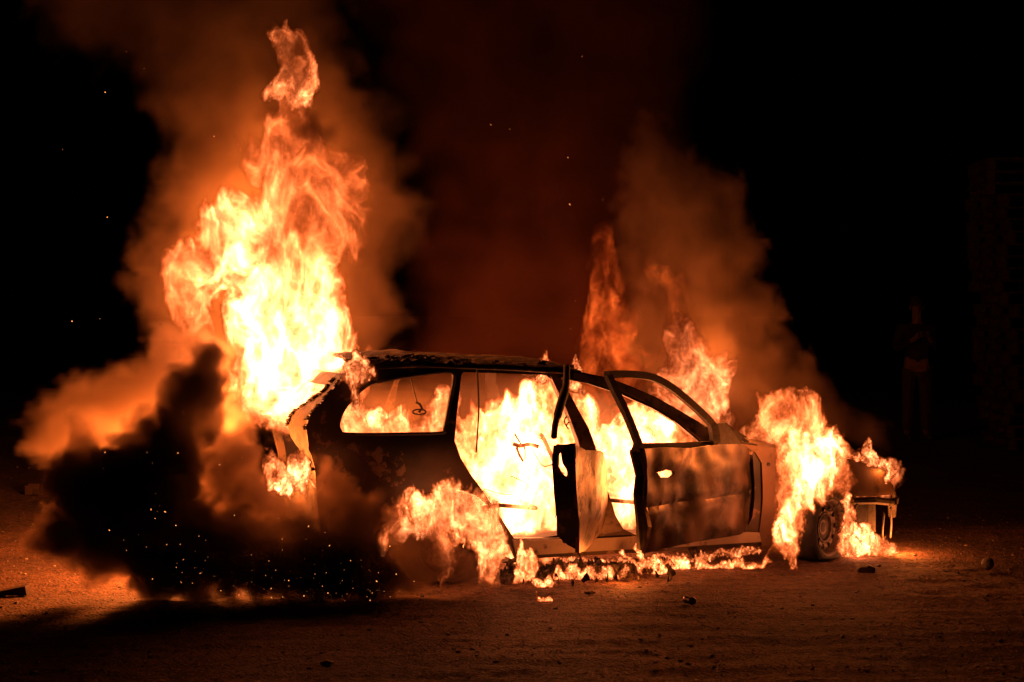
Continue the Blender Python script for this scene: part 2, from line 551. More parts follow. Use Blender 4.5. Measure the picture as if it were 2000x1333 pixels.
# --- right body side: rear quarter, pillars, roof rail, sill
outer_px = [(690, 710), (740, 706), (800, 708), (890, 712), (1000, 716), (1100, 720), (1135, 727), (1187, 738), (1228, 753), (1285, 778), (1332, 805), (1366, 825), (1400, 852),
            (1440, 866), (1475, 872), (1484, 900), (1486, 960), (1484, 1020), (1480, 1050), (1488, 1066), (1400, 1071), (1300, 1077), (1180, 1083), (1078, 1089), (1010, 1094), (996, 1062), (985, 1030),
            (965, 995), (935, 970), (900, 958), (862, 956), (820, 966), (786, 990), (765, 1025), (757, 1065), (690, 1062), (630, 1052), (622, 1000), (615, 915), (603, 872), (598, 834), (606, 812), (676, 730)]
outer = [SIDE.px(*p) for p in outer_px]
win = rounded([SIDE.px(*p) for p in [(735, 747), (800, 735), (868, 727), (884, 730), (887, 742), (878, 790), (868, 838), (860, 846), (780, 848), (680, 848), (665, 842), (662, 826), (672, 800), (695, 772), (718, 753)]], 4)
rdoor = [SIDE.px(*p) for p in [(905, 727), (960, 729), (1020, 731), (1066, 733), (1078, 742), (1098, 785), (1118, 830), (1130, 868), (1140, 920), (1152, 970), (1160, 1020), (1162, 1048), (1090, 1052), (1004, 1052), (985, 1022), (960, 985), (938, 952), (918, 925), (900, 895), (888, 862), (892, 810), (898, 760), (901, 733)]]
fdoor = [SIDE.px(*p) for p in [(1096, 738), (1130, 746), (1150, 750), (1217, 772), (1278, 800), (1322, 827), (1355, 854), (1376, 872), (1440, 880), (1470, 890), (1474, 950), (1470, 1010), (1458, 1036), (1340, 1042), (1240, 1044), (1218, 1034), (1200, 1005), (1186, 960), (1176, 915), (1164, 880), (1146, 830), (1120, 782)]]
side = panel('body_side', [outer, win, rdoor, fdoor], SIDE.at, 0.055, M_SOOT, car, 0.06, noise_dent(0.006, 2.2, 3))
side['label'] = 'sooty near side shell with empty window and door openings'
# rolled rims round the openings
for lp, nm in ((win, 'window_rim'),):
    mb = MB()
    pts = [SIDE.at(a, b, -0.004) for a, b in lp]
    mb.tube(pts + [pts[0]], 0.010, 8)
    mb.build(nm, M_CHAR, side, True)
# ash-coated strip of the sill and the bare pillar get their own sheets
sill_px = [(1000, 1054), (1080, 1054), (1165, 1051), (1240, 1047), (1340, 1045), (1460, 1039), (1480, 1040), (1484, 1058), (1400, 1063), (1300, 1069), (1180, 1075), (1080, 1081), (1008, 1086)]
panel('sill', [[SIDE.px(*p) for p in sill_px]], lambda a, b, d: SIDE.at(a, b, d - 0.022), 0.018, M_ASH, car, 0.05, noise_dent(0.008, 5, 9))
bp_px = [(1074, 735), (1092, 738), (1120, 785), (1146, 832), (1164, 880), (1176, 915), (1186, 960), (1200, 1005), (1217, 1036), (1165, 1045), (1163, 1000), (1152, 960), (1140, 915), (1128, 862), (1114, 822), (1096, 780)]
panel('pillar', [[SIDE.px(*p) for p in bp_px]], lambda a, b, d: SIDE.at(a, b, d - 0.014), 0.012, M_PILLAR, car, 0.05, noise_dent(0.004, 8, 12))
ap_px = [(1120, 728), (1187, 740), (1228, 756), (1285, 781), (1332, 808), (1366, 828), (1398, 854), (1376, 867), (1355, 850), (1322, 822), (1278, 795), (1217, 766), (1150, 745), (1118, 740)]
panel('pillar', [[SIDE.px(*p) for p in ap_px]], lambda a, b, d: SIDE.at(a, b, d - 0.012), 0.012, M_PILLAR, car, 0.05, noise_dent(0.004, 7, 13))

# --- left body side, its doors shut, only the windows open
fw = rounded([SIDE.px(*p) for p in [(905, 735), (1060, 738), (1078, 760), (1110, 850), (1060, 866), (900, 862), (890, 855)]], 3)
ff = rounded([SIDE.px(*p) for p in [(1100, 740), (1217, 772), (1322, 830), (1370, 866), (1290, 872), (1160, 870), (1140, 840)]], 3)
o = panel('body_side', [outer, win, fw, ff], FAR.at, 0.055, M_SOOT, car, 0.08, noise_dent(0.006, 2.2, 5))
o['label'] = 'far side shell seen through the flames'

# --- roof: sagging, crusted with flakes
roof_px = [(690, 712), (800, 709), (890, 713), (1000, 717), (1100, 721), (1136, 729)]
rp = [SIDE.px(*p) for p in roof_px]
rs, rz = np.array([q[0] for q in rp]), np.array([q[1] for q in rp])


def roof_at(s, v, d):
    e = float(np.interp(s, rs, rz))
    half = HALF - inset_side(s, e) - 0.004
    P = np.array([[s * 5], [v * 5], [2.0]])
    crust = abs(float(perlin(P * 2.2, 71)[0])) * 0.02 + float(perlin(P * 0.35, 72)[0]) * 0.015
    return Vector((s, v * half, e + 0.002 + 0.045 * (1 - v * v) + (crust if abs(v) < 0.99 else crust * 0.5) - d))


roof = panel('roof', [[(rs[0], -1), (rs[-1], -1), (rs[-1], 1), (rs[0], 1)]], roof_at, 0.02, M_FLAKE, car, 0.06)
# crusts of blistered paint standing up along the near roof edge
mb = MB()
for k in range(190):
    s = rng.uniform(rs[0], rs[0] + 0.75) if rng.random() < 0.75 else rng.uniform(rs[0], rs[-1])
    v = rng.uniform(-1.0, -0.75)
    q = roof_at(s, v, 0)
    a = rng.uniform(0.012, 0.04)
    Rm = Matrix.Rotation(rng.uniform(0, 6.28), 3, 'Z') @ Matrix.Rotation(rng.uniform(-0.9, 0.9), 3, 'X')
    mb.add([q + Rm @ Vector(c) for c in ((-a, -a * .6, 0), (a * .8, -a * .5, .006), (a, a * .6, 0), (-a * .7, a * .7, .008), (-a, -a * .6, .004), (a * .8, -a * .5, .01), (a, a * .6, .004), (-a * .7, a * .7, .012))],
           [(0, 3, 2, 1), (4, 5, 6, 7), (0, 1, 5, 4), (1, 2, 6, 5), (2, 3, 7, 6), (3, 0, 4, 7)])
mb.build('paint_crust', M_FLAKE, roof)['kind'] = 'stuff'
# blackened drip rail over the near doors
mb = MB()
mb.tube([SIDE.at(a, b, -0.010) for a, b in open_curve([SIDE.px(*p) for p in [(700, 722), (800, 716), (890, 718), (1000, 722), (1078, 727), (1110, 728)]])], 0.014, 8, 0.7)
mb.build('drip_rail', M_SOOT, car, True)

M_TAIL = burnt('flaked_tail_steel', (0.022, 0.016, 0.012), (0.10, 0.065, 0.042), (0.016, 0.012, 0.010), 3.5, 0.65, 0.15, 0.5, edge=(0.5, 0.6))
# --- rear opening: ring of the missing tailgate, rear lamp housing
re_px = [(676, 732), (640, 775), (606, 814), (598, 836), (603, 874), (615, 915), (622, 985), (630, 1050)]
rq = sorted([SIDE.px(*p)[::-1] for p in re_px])
zz, xx = np.array([q[0] for q in rq]), np.array([q[1] for q in rq])


def rear_at(y, z, d):
    x = float(np.interp(z, zz, xx))
    w = abs(y) / (HALF - inset_side(x, z) - 0.002)
    return Vector((x - 0.05 * (1 - w * w) + d, y, z))


def halfw(z):
    x = float(np.interp(z, zz, xx))
    return HALF - inset_side(x, z) - 0.004


zt, zb = zz[-1] - 0.002, zz[0] + 0.02
ringz = np.linspace(zb, zt, 14)
ring = [(-halfw(z), z) for z in ringz] + [(halfw(z), z) for z in ringz[::-1]]
zl = SIDE.px(600, 872)[1]
nearw = lambda z: float(np.interp(z, [0.62, zl - 0.02, zl + 0.06, zl + 0.2, zt - 0.12, zt], [0.16, 0.2, 0.40, 0.34, 0.16, 0.14]))
hole = [(-halfw(z) + nearw(z), z) for z in np.linspace(0.62, zt - 0.07, 10)] + [(halfw(z) - 0.15, z) for z in np.linspace(zt - 0.07, 0.62, 8)]
lampz = (SIDE.px(610, 918)[1], zl - 0.005)
tl = panel('tailgate_frame', [ring, hole], rear_at, 0.05, M_TAIL, car, 0.06, noise_dent(0.014, 5, 21))
# scorched flakes on the rear pillar
mb = MB()
for k in range(120):
    z = rng.uniform(zl + 0.1, zt - 0.02)
    q = rear_at(-halfw(z) + rng.choice([rng.uniform(0.0, 0.02), nearw(z) + rng.uniform(-0.04, 0.0), nearw(z) + rng.uniform(-0.03, 0.0)]), z, -0.006)
    a = rng.uniform(0.006, 0.022)
    V, fs = lump(a, k, (1, 1, 0.5), 0.4, 1)
    mb.add(V + np.array(q), fs)
mb.build('blister', M_CHAR, tl)['kind'] = 'stuff'
lamp = MB()
lx = float(np.interp(sum(lampz) / 2, zz, xx))
ly = -halfw(sum(lampz) / 2)
lh = lampz[1] - lampz[0]
for zc in lampz: lamp.box((lx + 0.06, ly + 0.09, zc), (0.13, 0.17, 0.014))
lamp.box((lx + 0.06, ly + 0.175, sum(lampz) / 2), (0.13, 0.012, lh))
lamp.box((lx + 0.12, ly + 0.09, sum(lampz) / 2), (0.012, 0.15, lh))
for k in range(2): lamp.tube([(lx + 0.01, ly + 0.05 + 0.06 * k, lampz[1]), (lx - 0.005, ly + 0.045 + 0.06 * k, lampz[0])], 0.008, 6)
lo_ = lamp.build('tail_light', M_CHAR, car); lo_['label'] = 'burnt out tail light housing'
mb = MB(); mb.tube([(float(np.interp(0.44, zz, xx)) + 0.0 + 0.05 * (y / 0.7) ** 2, y, 0.44) for y in np.linspace(-0.66, 0.66, 9)], 0.05, 10); mb.build('rear_bumper', M_CHAR, car, True)

# --- front fender, wing of the engine bay
fend_px = [(1440, 866), (1500, 874), (1570, 881), (1640, 893), (1695, 904), (1726, 922), (1740, 945), (1744, 966), (1700, 969), (1664, 970), (1655, 955), (1635, 945), (1610, 943), (1582, 950),
           (1556, 972), (1540, 1004), (1533, 1045), (1531, 1062), (1488, 1066), (1481, 1048), (1486, 1000), (1488, 950), (1486, 905), (1474, 884)]
M_FENDER = burnt('bare_scorched_fender', (0.10, 0.06, 0.038), (0.20, 0.125, 0.078), (0.05, 0.032, 0.022), 3.5, 0.55, 0.35, 0.12, edge=(0.58, 0.7))
fen = panel('fender', [[SIDE.px(*p) for p in fend_px]], lambda a, b, d: SIDE.at(a, b, d - 0.012), 0.03, M_FENDER, car, 0.05, noise_dent(0.006, 2.6, 31))
q = SIDE.px(1499, 907)
mb = MB(); mb.lathe([(0.0, 0), (0.012, 0), (0.013, 0.003), (0.0, 0.004)], 18, closed=False)
b = mb.build('dark_disc', M_CHAR, fen); b.location = SIDE.at(q[0], q[1], -0.016)  # small dark disc for the round mark on the fender
panel('fender', [[SIDE.px(*p) for p in fend_px]], lambda a, b, d: FAR.at(a, b, d - 0.012), 0.03, M_SOOT, car, 0.07)

# --- bonnet, buckled, and the cowl sticking up behind it
cx0, cx1 = SIDE.px(1455, 868)[0], SIDE.px(1738, 940)[0]


ft = [SIDE.px(*p) for p in fend_px[:7]]
ftx, ftz = [q[0] for q in ft], [q[1] for q in ft]


def hood_at(s, y, d):
    t = (s - cx0) / (cx1 - cx0)
    z = float(np.interp(s, ftx, ftz)) - 0.012 + 0.05 * (1 - (y / 0.7) ** 2) + 0.012 * float(perlin(np.array([[s * 3], [y * 3], [1.0]]), 44)[0])
    return Vector((s, y * (1 - 0.12 * t), z - d))


panel('bonnet', [[(cx0 + 0.05, -0.70), (cx1, -0.66), (cx1 + 0.05, 0), (cx1, 0.66), (cx0 + 0.05, 0.70)]], hood_at, 0.018, M_FENDER, car, 0.07)
cow = MB()
P0, P1 = SIDE.px(1404, 848), SIDE.px(1478, 872)
for (px0, py0, px1, py1, dep, w, th) in [(1398, 826, 1474, 866, 0.10, 0.055, 0.02), (1416, 826, 1450, 862, 0.02, 0.04, 0.02), (1402, 866, 1480, 872, 0.02, 0.03, 0.03), (1428, 838, 1478, 858, 0.16, 0.05, 0.014)]:
    a, c = SIDE.at(*SIDE.px(px0, py0), dep), SIDE.at(*SIDE.px(px1, py1), dep)
    cow.tube([a, (a + c) / 2 + Vector((0, 0, 0.008)), c], [w * 0.6, w, w * 0.5], 4, th / w)
cow.tube([(P0[0], y, 0.875 + 0.02 * math.sin(y * 9)) for y in np.linspace(-0.66, 0.66, 9)], 0.035, 6, 0.5)
cow.build('cowl', M_CHAR, car)
# firewall, floor, engine lump, radiator panel
mb = MB(); mb.box((cx0 - 0.02, 0, 0.56), (0.03, 1.4, 0.56)); mb.build('firewall', M_CHAR, car)
fl = panel('floor_pan', [[(-0.62, -0.74), (cx0, -0.74), (cx0, 0.74), (-0.62, 0.74)]], lambda a, b, d: Vector((a, b, 0.235 + 0.05 * math.exp(-(b / 0.12) ** 2) + 0.01 * math.sin(a * 9) - d)), 0.03, M_CHAR, car, 0.12)
mb = MB(); mb.box((cx0 + 0.42, 0.05, 0.52), (0.4, 0.62, 0.34)); 
for k in range(4): mb.tube([(cx0 + 0.3 + 0.09 * k, -0.16, 0.7), (cx0 + 0.3 + 0.09 * k, -0.34, 0.64), (cx0 + 0.3 + 0.09 * k, -0.38, 0.46)], 0.022, 8)
mb.build('engine', M_CHAR, car)
mb = MB()
for y in (-0.55, 0.55): mb.box((cx1 - 0.22, y, 0.40), (0.05, 0.09, 0.30))
mb.box((cx1 - 0.22, 0, 0.56), (0.05, 1.1, 0.05)); mb.box((cx1 - 0.22, 0, 0.26), (0.05, 1.1, 0.05)); mb.box((cx1 - 0.23, 0, 0.41), (0.03, 0.7, 0.28))
mb.build('radiator_panel', M_CHAR, car)
# bent bumper beam with drips of melted plastic
q0, q1 = SIDE.px(1665, 980), SIDE.px(1744, 982)
bum = MB()
bum.tube([SIDE.at(q0[0], q0[1], 0.03), SIDE.at((q0[0] + q1[0]) / 2, q0[1] - 0.006, 0.0), SIDE.at(q1[0], q1[1], 0.02), Vector((q1[0] + 0.04, -0.55, q1[1] + 0.01)), Vector((q1[0] + 0.06, 0, q1[1])), Vector((q1[0] + 0.04, 0.5, q1[1])), Vector((q1[0] - 0.04, 0.70, q1[1]))], 0.026, 8)
bum.box((q0[0] + 0.10, -0.66, q0[1] - 0.10), (0.16, 0.06, 0.17))
bum.box((q0[0] + 0.24, -0.62, q0[1] - 0.13), (0.06, 0.05, 0.22))
bum = bum.build('front_bumper', M_CHAR, car)
mb = MB()
for (pa, pb, pc) in [((1640, 978), (1618, 998), (1596, 978)), ((1596, 978), (1588, 960), (1570, 950)), ((1672, 984), (1660, 1000), (1640, 998)), ((1737, 990), (1738, 1020), (1736, 1050)), ((1724, 1000), (1720, 1040), (1722, 1060)), ((1675, 1030), (1684, 1042), (1686, 1054))]:
    mb = MB()
    mb.tube([SIDE.at(*SIDE.px(*t), -0.02) for t in open_curve([pa, pb, pc], 5)], 0.007, 6)
    mb.build('melted_strip', M_CHAR, bum, True)
hl = MB()
for (a, c, w) in [((1744, 950), (1762, 982), 0.035), ((1752, 985), (1758, 1012), 0.035), ((1760, 975), (1766, 986), 0.02)]:
    hl.tube([SIDE.at(*SIDE.px(*a), 0.06), SIDE.at(*SIDE.px(*c), 0.10)], [w, w * 0.8], 7, 0.6)
h_ = hl.build('headlight', M_CHAR, car); h_['label'] = 'melted headlight hanging from the nose'


# --- wheels
def wheel(cx, cy, cz, steer, r_top, flat):
    w = empty('wheel', (cx, cy, cz), steer)
    w.parent = car
    sgn = -1 if cy < 0 else 1
    mb = MB()
    mb.lathe([(0.19, -0.085), (0.215, -0.095), (0.255, -0.088), (0.282, -0.07), (0.288, -0.03), (0.288, 0.03), (0.282, 0.07), (0.255, 0.088), (0.215, 0.095), (0.19, 0.085)], 64)
    for v in mb.v:
        P = np.array([[v.x * 14], [v.y * 14], [v.z * 14]])
        k = 1 + 0.012 * float(perlin(P, 5)[0])
        v.x *= k; v.z *= k
        if v.z < -flat:                      # burnt down and squashed on the ground
            v.y *= 1 + 0.9 * (-flat - v.z) / 0.1
            v.z = -flat - (-flat - v.z) * 0.06
    mb.build('tyre', M_TYRE, w, True)
    mb = MB()
    y0 = sgn * 0.075
    mb.lathe([(0.190, y0), (0.197, y0 * 1.12), (0.192, y0 * 1.2), (0.180, y0 * 1.1), (0.172, y0 * 0.75), (0.165, y0 * 0.2), (0.165, -y0), (0.192, -y0), (0.192, -y0 * 1.1), (0.158, -y0 * 1.05), (0.158, y0 * 0.1), (0.166, y0 * 0.6)], 64)
    mb.lathe([(0.0005, y0 * 0.15), (0.028, y0 * 0.15), (0.034, y0 * 0.4), (0.05, y0 * 0.42), (0.062, y0 * 0.2), (0.078, y0 * 0.2), (0.092, y0 * 0.62), (0.098, y0 * 0.62), (0.098, y0 * 0.5), (0.06, y0 * 0.05), (0.0005, y0 * 0.05)], 48, closed=False)
    rim = mb.build('rim', M_RIM, w, True)
    rim.data.set_sharp_from_angle(angle=math.radians(50))
    circ = lambda r, n, ox=0, oz=0: [(ox + r * math.cos(2 * math.pi * k / n), oz + r * math.sin(2 * math.pi * k / n)) for k in range(n)]
    loops = [circ(0.168, 64), circ(0.094, 48)] + [circ(0.019, 16, 0.130 * math.cos(t), 0.130 * math.sin(t)) for t in np.linspace(0, 2 * math.pi, 10, endpoint=False)]
    panel('disc', loops, lambda a, b, d: Vector((a, y0 * (0.35 + 0.35 * (1 - ((math.hypot(a, b) - 0.13) / 0.04) ** 2)) - sgn * d, b)), 0.006, M_RIM, rim, 0.03)
    mb = MB(); mb.lathe([(0.0005, -0.03), (0.115, -0.03), (0.115, -0.015), (0.0005, -0.015)], 32, closed=False)
    o = mb.build('brake_disc', M_CHAR, w, True)
    return w


fq = SIDE.px(1607, 1033)
wz = 0.205
wheel(fq[0], -0.72, wz, math.radians(32), 0.29, 0.19)
wheel(fq[0], 0.72, wz, math.radians(32), 0.29, 0.19)
wheel(0.02, -0.71, wz, 0, 0.29, 0.19)
wheel(0.02, 0.71, wz, 0, 0.29, 0.19)


# --- front door, swung open
def inset_door(L, z):
    return 0.30 * max(0.0, z - 0.85) + 0.20 * max(0.0, 0.45 - z)


TH = math.radians(26)
hq = SIDE.px(1486, 950)
DOOR = Plane((hq[0], -HALF - 0.012), (-math.cos(TH), -math.sin(TH)), (math.sin(TH), -math.cos(TH)), inset_door)
fd_px = [(1254, 877), (1300, 874), (1352, 876), (1400, 869), (1446, 867), (1460, 873), (1470, 890), (1477, 915), (1480, 950), (1479, 990), (1474, 1018), (1464, 1036), (1446, 1045), (1400, 1052), (1364, 1057), (1320, 1066), (1257, 1081),
         (1266, 1052), (1269, 1030), (1264, 1000), (1262, 970), (1266, 940), (1262, 910)]
handle = rounded([DOOR.px(*p) for p in [(1285, 923), (1293, 921), (1302, 918), (1315, 921), (1318, 927), (1311, 933), (1300, 933), (1292, 934), (1290, 930)]], 3)
door = panel('door', [[DOOR.px(*p) for p in fd_px], handle], DOOR.at, 0.022, M_DOOR, car, 0.03,
             lambda a, b: noise_dent(0.034, 3.4, 51)(a, b) + 0.045 * np.exp(-((a - 0.02) / 0.10) ** 2) + 0.015 * np.exp(-((b - 0.47) / 0.012) ** 2))
door['label'] = 'front passenger door, sooty, hanging half open'
mb = MB()   # inner frame of the door, seen past its front and rear edges
ip = [DOOR.at(*DOOR.px(*p), 0.085) for p in [(1262, 880), (1350, 878), (1452, 872), (1474, 910), (1478, 960), (1472, 1015), (1452, 1038), (1370, 1050), (1272, 1066), (1276, 1030), (1270, 970), (1274, 930), (1262, 880)]]
mb.tube(ip, 0.035, 6, 1.2)
mb.build('inner_frame', M_CHAR, door)
mb = MB()
fr = open_curve([(1256, 880), (1240, 838), (1224, 800), (1206, 764), (1192, 733)], 4)
mb.tube([DOOR.at(*DOOR.px(*p), 0.02) for p in fr], 0.025, 4, 1.2)
mb.tube([DOOR.at(*DOOR.px(*p), 0.02) for p in open_curve([(1189, 733), (1230, 731), (1276, 737), (1312, 755), (1345, 781), (1378, 811), (1397, 834), (1402, 866)], 5)], [0.026] * 30 + [0.031] * 6, 4, 1.2)
mb.build('window_frame', M_CHAR, door)
mb = MB()
mb.add([DOOR.at(*DOOR.px(*p), d) for d in (0.0, 0.03) for p in ((1400, 828), (1420, 826), (1448, 868), (1402, 868))], [(0, 1, 2, 3), (7, 6, 5, 4), (0, 4, 5, 1), (1, 5, 6, 2), (2, 6, 7, 3), (3, 7, 4, 0)])
mb.build('mirror_mount', M_CHAR, door)

# --- rear door, swung nearly square to the car
TR = math.radians(56)
hr = SIDE.px(1184, 950)
RD = Plane((hr[0], -HALF - 0.012), (-math.cos(TR), -math.sin(TR)), (math.sin(TR), -math.cos(TR)), inset_door)
rd_px = [(1122, 868), (1128, 872), (1140, 880), (1160, 880), (1170, 884), (1178, 905), (1183, 950), (1184, 985), (1178, 1020), (1168, 1040), (1150, 1058), (1136, 1076), (1127, 1080), (1129, 1050), (1130, 1010), (1127, 970), (1124, 930), (1122, 900)]
M_RDOOR = burnt('rear_door_steel', (0.13, 0.085, 0.055), (0.24, 0.165, 0.11), (0.025, 0.018, 0.014), 4.5, 0.42, 0.45, 0.5, edge=(0.52, 0.57))
rdo = panel('door', [[RD.px(*p) for p in rd_px]], RD.at, 0.02, M_RDOOR, car, 0.035, lambda a, b: noise_dent(0.008, 4, 61)(a, b) - 0.03 * np.exp(-((a - 0.35) / 0.3) ** 2) + 0.012 * np.exp(-((b - 0.5) / 0.012) ** 2))
rdo['label'] = 'rear passenger door standing wide open, seen edge on'
# trailing edge, 12 cm deep, with the latch opening burnt through
edge = [RD.px(*p) for p in open_curve([(1124, 866), (1122, 900), (1124, 930), (1127, 970), (1130, 1010), (1129, 1050), (1127, 1078)], 4)]
LE = [a for a, b in edge]; ZE = [b for a, b in edge]
ord_ = np.argsort(ZE)
ZE, LE = np.array(ZE)[ord_], np.array(LE)[ord_]
e_lo, e_hi = ZE[0] + 0.01, ZE[-1]
eo = [(0.0, z) for z in np.linspace(e_lo, e_hi, 16)] + [(0.125 + 0.012 * math.sin((z - e_lo) * 4), z) for z in np.linspace(e_hi - 0.015, e_lo + 0.09, 16)] + [(0.06, e_lo + 0.03)]
latch = rounded([(0.085, e_hi - 0.05), (0.104, e_hi - 0.10), (0.085, e_hi - 0.16), (0.055, e_hi - 0.19), (0.05, e_hi - 0.15), (0.072, e_hi - 0.11)], 3)
panel('door_edge', [eo, latch], lambda d, z, t: RD.at(float(np.interp(z, ZE, LE)) - t, z, d), 0.012, M_SOOT, rdo, 0.03, noise_dent(0.006, 9, 66))
inn = [RD.at(L_, z_, 0.12) for L_, z_ in [RD.px(*p) for p in [(1128, 872), (1170, 884), (1180, 950), (1175, 1020), (1140, 1060), (1132, 1010), (1126, 940), (1128, 872)]]]
mb = MB(); mb.tube(inn, 0.012, 6); mb.build('inner_frame', M_CHAR, rdo)
bar = open_curve([(1082, 853), (1084, 832), (1089, 812), (1095, 790), (1103, 765), (1106, 745), (1107, 716)], 4)
# the bent frame bar leans out of the door plane, back towards the roof
pts = []
e = TOCAR @ Vector((0, 0, EYE))
Yb = (car_world(*RD.at(LE[-1], 0.9, 0.05))).y
for i, p in enumerate(bar):
    w_ = W(p[0], p[1], Yb + 0.45 * (i / (len(bar) - 1)))
    pts.append(TOCAR @ w_)
mb = MB(); mb.tube(pts, [0.020] * 8 + [0.026] * 9 + [0.022] * (len(pts) - 17), 8)
mb.build('window_frame', M_CHAR, rdo, True)

# --- inside: seat frames, steering wheel, hanging belt, loose strips and wires
def seat(x, y, w, h, lean=0.25):
    st = empty('seat', (x, y, 0.26)); st.parent = car
    fr = MB(); sp = MB()
    for s in (-1, 1):
        fr.tube([(0.45, s * w, 0.14), (0.2, s * w, 0.17), (0, s * w, 0.15), (-lean * 0.5, s * w * 0.97, h * 0.55), (-lean, s * w * 0.85, h)], 0.014, 7)
    fr.tube([(-lean, -w * 0.85, h), (-lean - 0.01, 0, h + 0.02), (-lean, w * 0.85, h)], 0.014, 7)
    fr.tube([(0.45, -w, 0.14), (0.47, 0, 0.14), (0.45, w, 0.14)], 0.014, 7)
    for s in (-1, 1): fr.tube([(0.1, s * w * 0.9, 0), (0.1, s * w, 0.16)], 0.018, 6)
    for k in range(6):
        f = k / 5
        sp.tube([(-lean * f, -w * 0.95 + 0.1 * w * f, 0.2 + (h - 0.22) * f), (-lean * f - 0.02, 0, 0.2 + (h - 0.22) * f + 0.01), (-lean * f, w * 0.95 - 0.1 * w * f, 0.2 + (h - 0.22) * f)], 0.005, 5)
    fr.build('seat_frame', M_CHAR, st, True)
    sp.build('spring', M_CHAR, st, True)
    if h > 0.55:
        hd = MB()
        hd.tube([(-lean, -0.06, h), (-lean - 0.02, -0.06, h + 0.13), (-lean - 0.03, -0.10, h + 0.17), (-lean - 0.03, 0.10, h + 0.17), (-lean - 0.02, 0.06, h + 0.13), (-lean, 0.06, h)], 0.010, 6)
        hd.build('headrest_frame', M_CHAR, st, True)


seat(0.98, -0.36, 0.23, 0.60); seat(0.98, 0.36, 0.23, 0.60); seat(0.22, 0.0, 0.6, 0.5)
mb = MB()
mb.tube([(0.19 * math.cos(t), 0.19 * math.sin(t), 0) for t in np.linspace(0, 2 * math.pi, 33)], 0.012, 8)
for t in (0.5, 2.6, 4.7): mb.tube([(0, 0, -0.03), (0.19 * math.cos(t), 0.19 * math.sin(t), 0)], 0.009, 6)
mb.tube([(0, 0, -0.03), (0, 0, -0.35)], 0.018, 8)
sw = mb.build('steering_wheel', M_CHAR, car, True); sw.location = (1.55, 0.36, 0.82); sw.rotation_euler = (0, math.radians(-62), 0)
mb = MB()
to = lambda px, py, Y: TOCAR @ W(px, py, Y)
mb.tube([to(802, 738, 10.05), to(808, 762, 10.05), to(815, 788, 10.05)], 0.009, 6, 0.5)
mb.tube([to(812, 786, 10.05), to(820, 790, 10.05), to(824, 798, 10.05), to(818, 806, 10.05)], 0.016, 6, 0.6)
mb.tube([to(819 + 13 * math.cos(t), 805 + 5 * math.sin(t), 10.05) for t in np.linspace(0, 2 * math.pi, 17)], 0.006, 6)
mb.build('seat_belt', M_CHAR, car, True)
mb = MB()
mb.tube([to(*p, 9.55) for p in open_curve([(932, 722), (934, 760), (935, 800), (933, 840), (930, 884)], 4)], 0.010, 6, 0.5)
mb.build('weatherstrip', M_CHAR, car, True)
mb = MB()
for pts_, r_ in [([(1002, 867), (1016, 871), (1034, 868), (1052, 873)], .014), ([(1005, 847), (1011, 857), (1018, 868)], .006), ([(1009, 874), (1014, 888), (1022, 902)], .008), ([(1024, 873), (1026, 886), (1025, 898)], .005), ([(1038, 874), (1050, 896), (1062, 911), (1080, 907)], .005),
                 ([(945, 955), (985, 966), (1020, 966), (1052, 963)], .003), ([(998, 930), (1020, 940), (1030, 946)], .003), ([(1082, 960), (1086, 1000), (1084, 1012)], .003)]:
    mb.tube([to(*p, 9.9) for p in open_curve(pts_, 4)], r_, 5)
mb.build('wiring', M_CHAR, car, True)
mb = MB()
mb.tube([SIDE.at(*SIDE.px(*p), 0.05) for p in open_curve([(1116, 840), (1108, 826), (1112, 815), (1118, 822), (1112, 832)], 4)], 0.005, 6)
mb.build('belt_anchor', M_CHAR, car, True)
mb = MB()
for pts_ in ([(1130, 1080), (1136, 1098), (1144, 1112)], [(1346, 1072), (1349, 1082), (1354, 1090)], [(1360, 1070), (1362, 1086)], [(1353, 1072), (1354, 1088)], [(1080, 1090), (1082, 1108)]):
    mb = MB()
    mb.tube([SIDE.at(*SIDE.px(*p), -0.01) for p in open_curve(pts_, 4)], 0.007, 5)
    mb.build('drip', M_CHAR, car, True)

# ------------------------------------------------------------------ fire and smoke
def poly_dist(pts, X, Z):
    """signed distance to a closed outline, inside positive"""
    d = np.full(X.shape, 1e9, np.float32)
    ins = np.zeros(X.shape, bool)
    n = len(pts)
    for i in range(n):
        ax, az = pts[i]
        bx, bz = pts[(i + 1) % n]
        ex, ez = bx - ax, bz - az
        wx, wz_ = X - ax, Z - az
        t = np.clip((wx * ex + wz_ * ez) / (ex * ex + ez * ez + 1e-12), 0, 1)
        d = np.minimum(d, (wx - ex * t) ** 2 + (wz_ - ez * t) ** 2)
        if abs(ez) > 1e-9:
            ins ^= ((az > Z) != (bz > Z)) & (X < ex * (Z - az) / ez + ax)
    d = np.sqrt(d)
    return np.where(ins, d, -d).astype(np.float32)


def lookup(tab, gx, gz, x, z):
    fx = np.clip((x - gx[0]) / (gx[1] - gx[0]), 0, len(gx) - 1.001)
    fz = np.clip((z - gz[0]) / (gz[1] - gz[0]), 0, len(gz) - 1.001)
    ix, iz = fx.astype(np.int32), fz.astype(np.int32)
    fx, fz = fx - ix, fz - iz
    return (tab[ix, iz] * (1 - fx) * (1 - fz) + tab[ix + 1, iz] * fx * (1 - fz) + tab[ix, iz + 1] * (1 - fx) * fz + tab[ix + 1, iz + 1] * fx * fz).astype(np.float32)


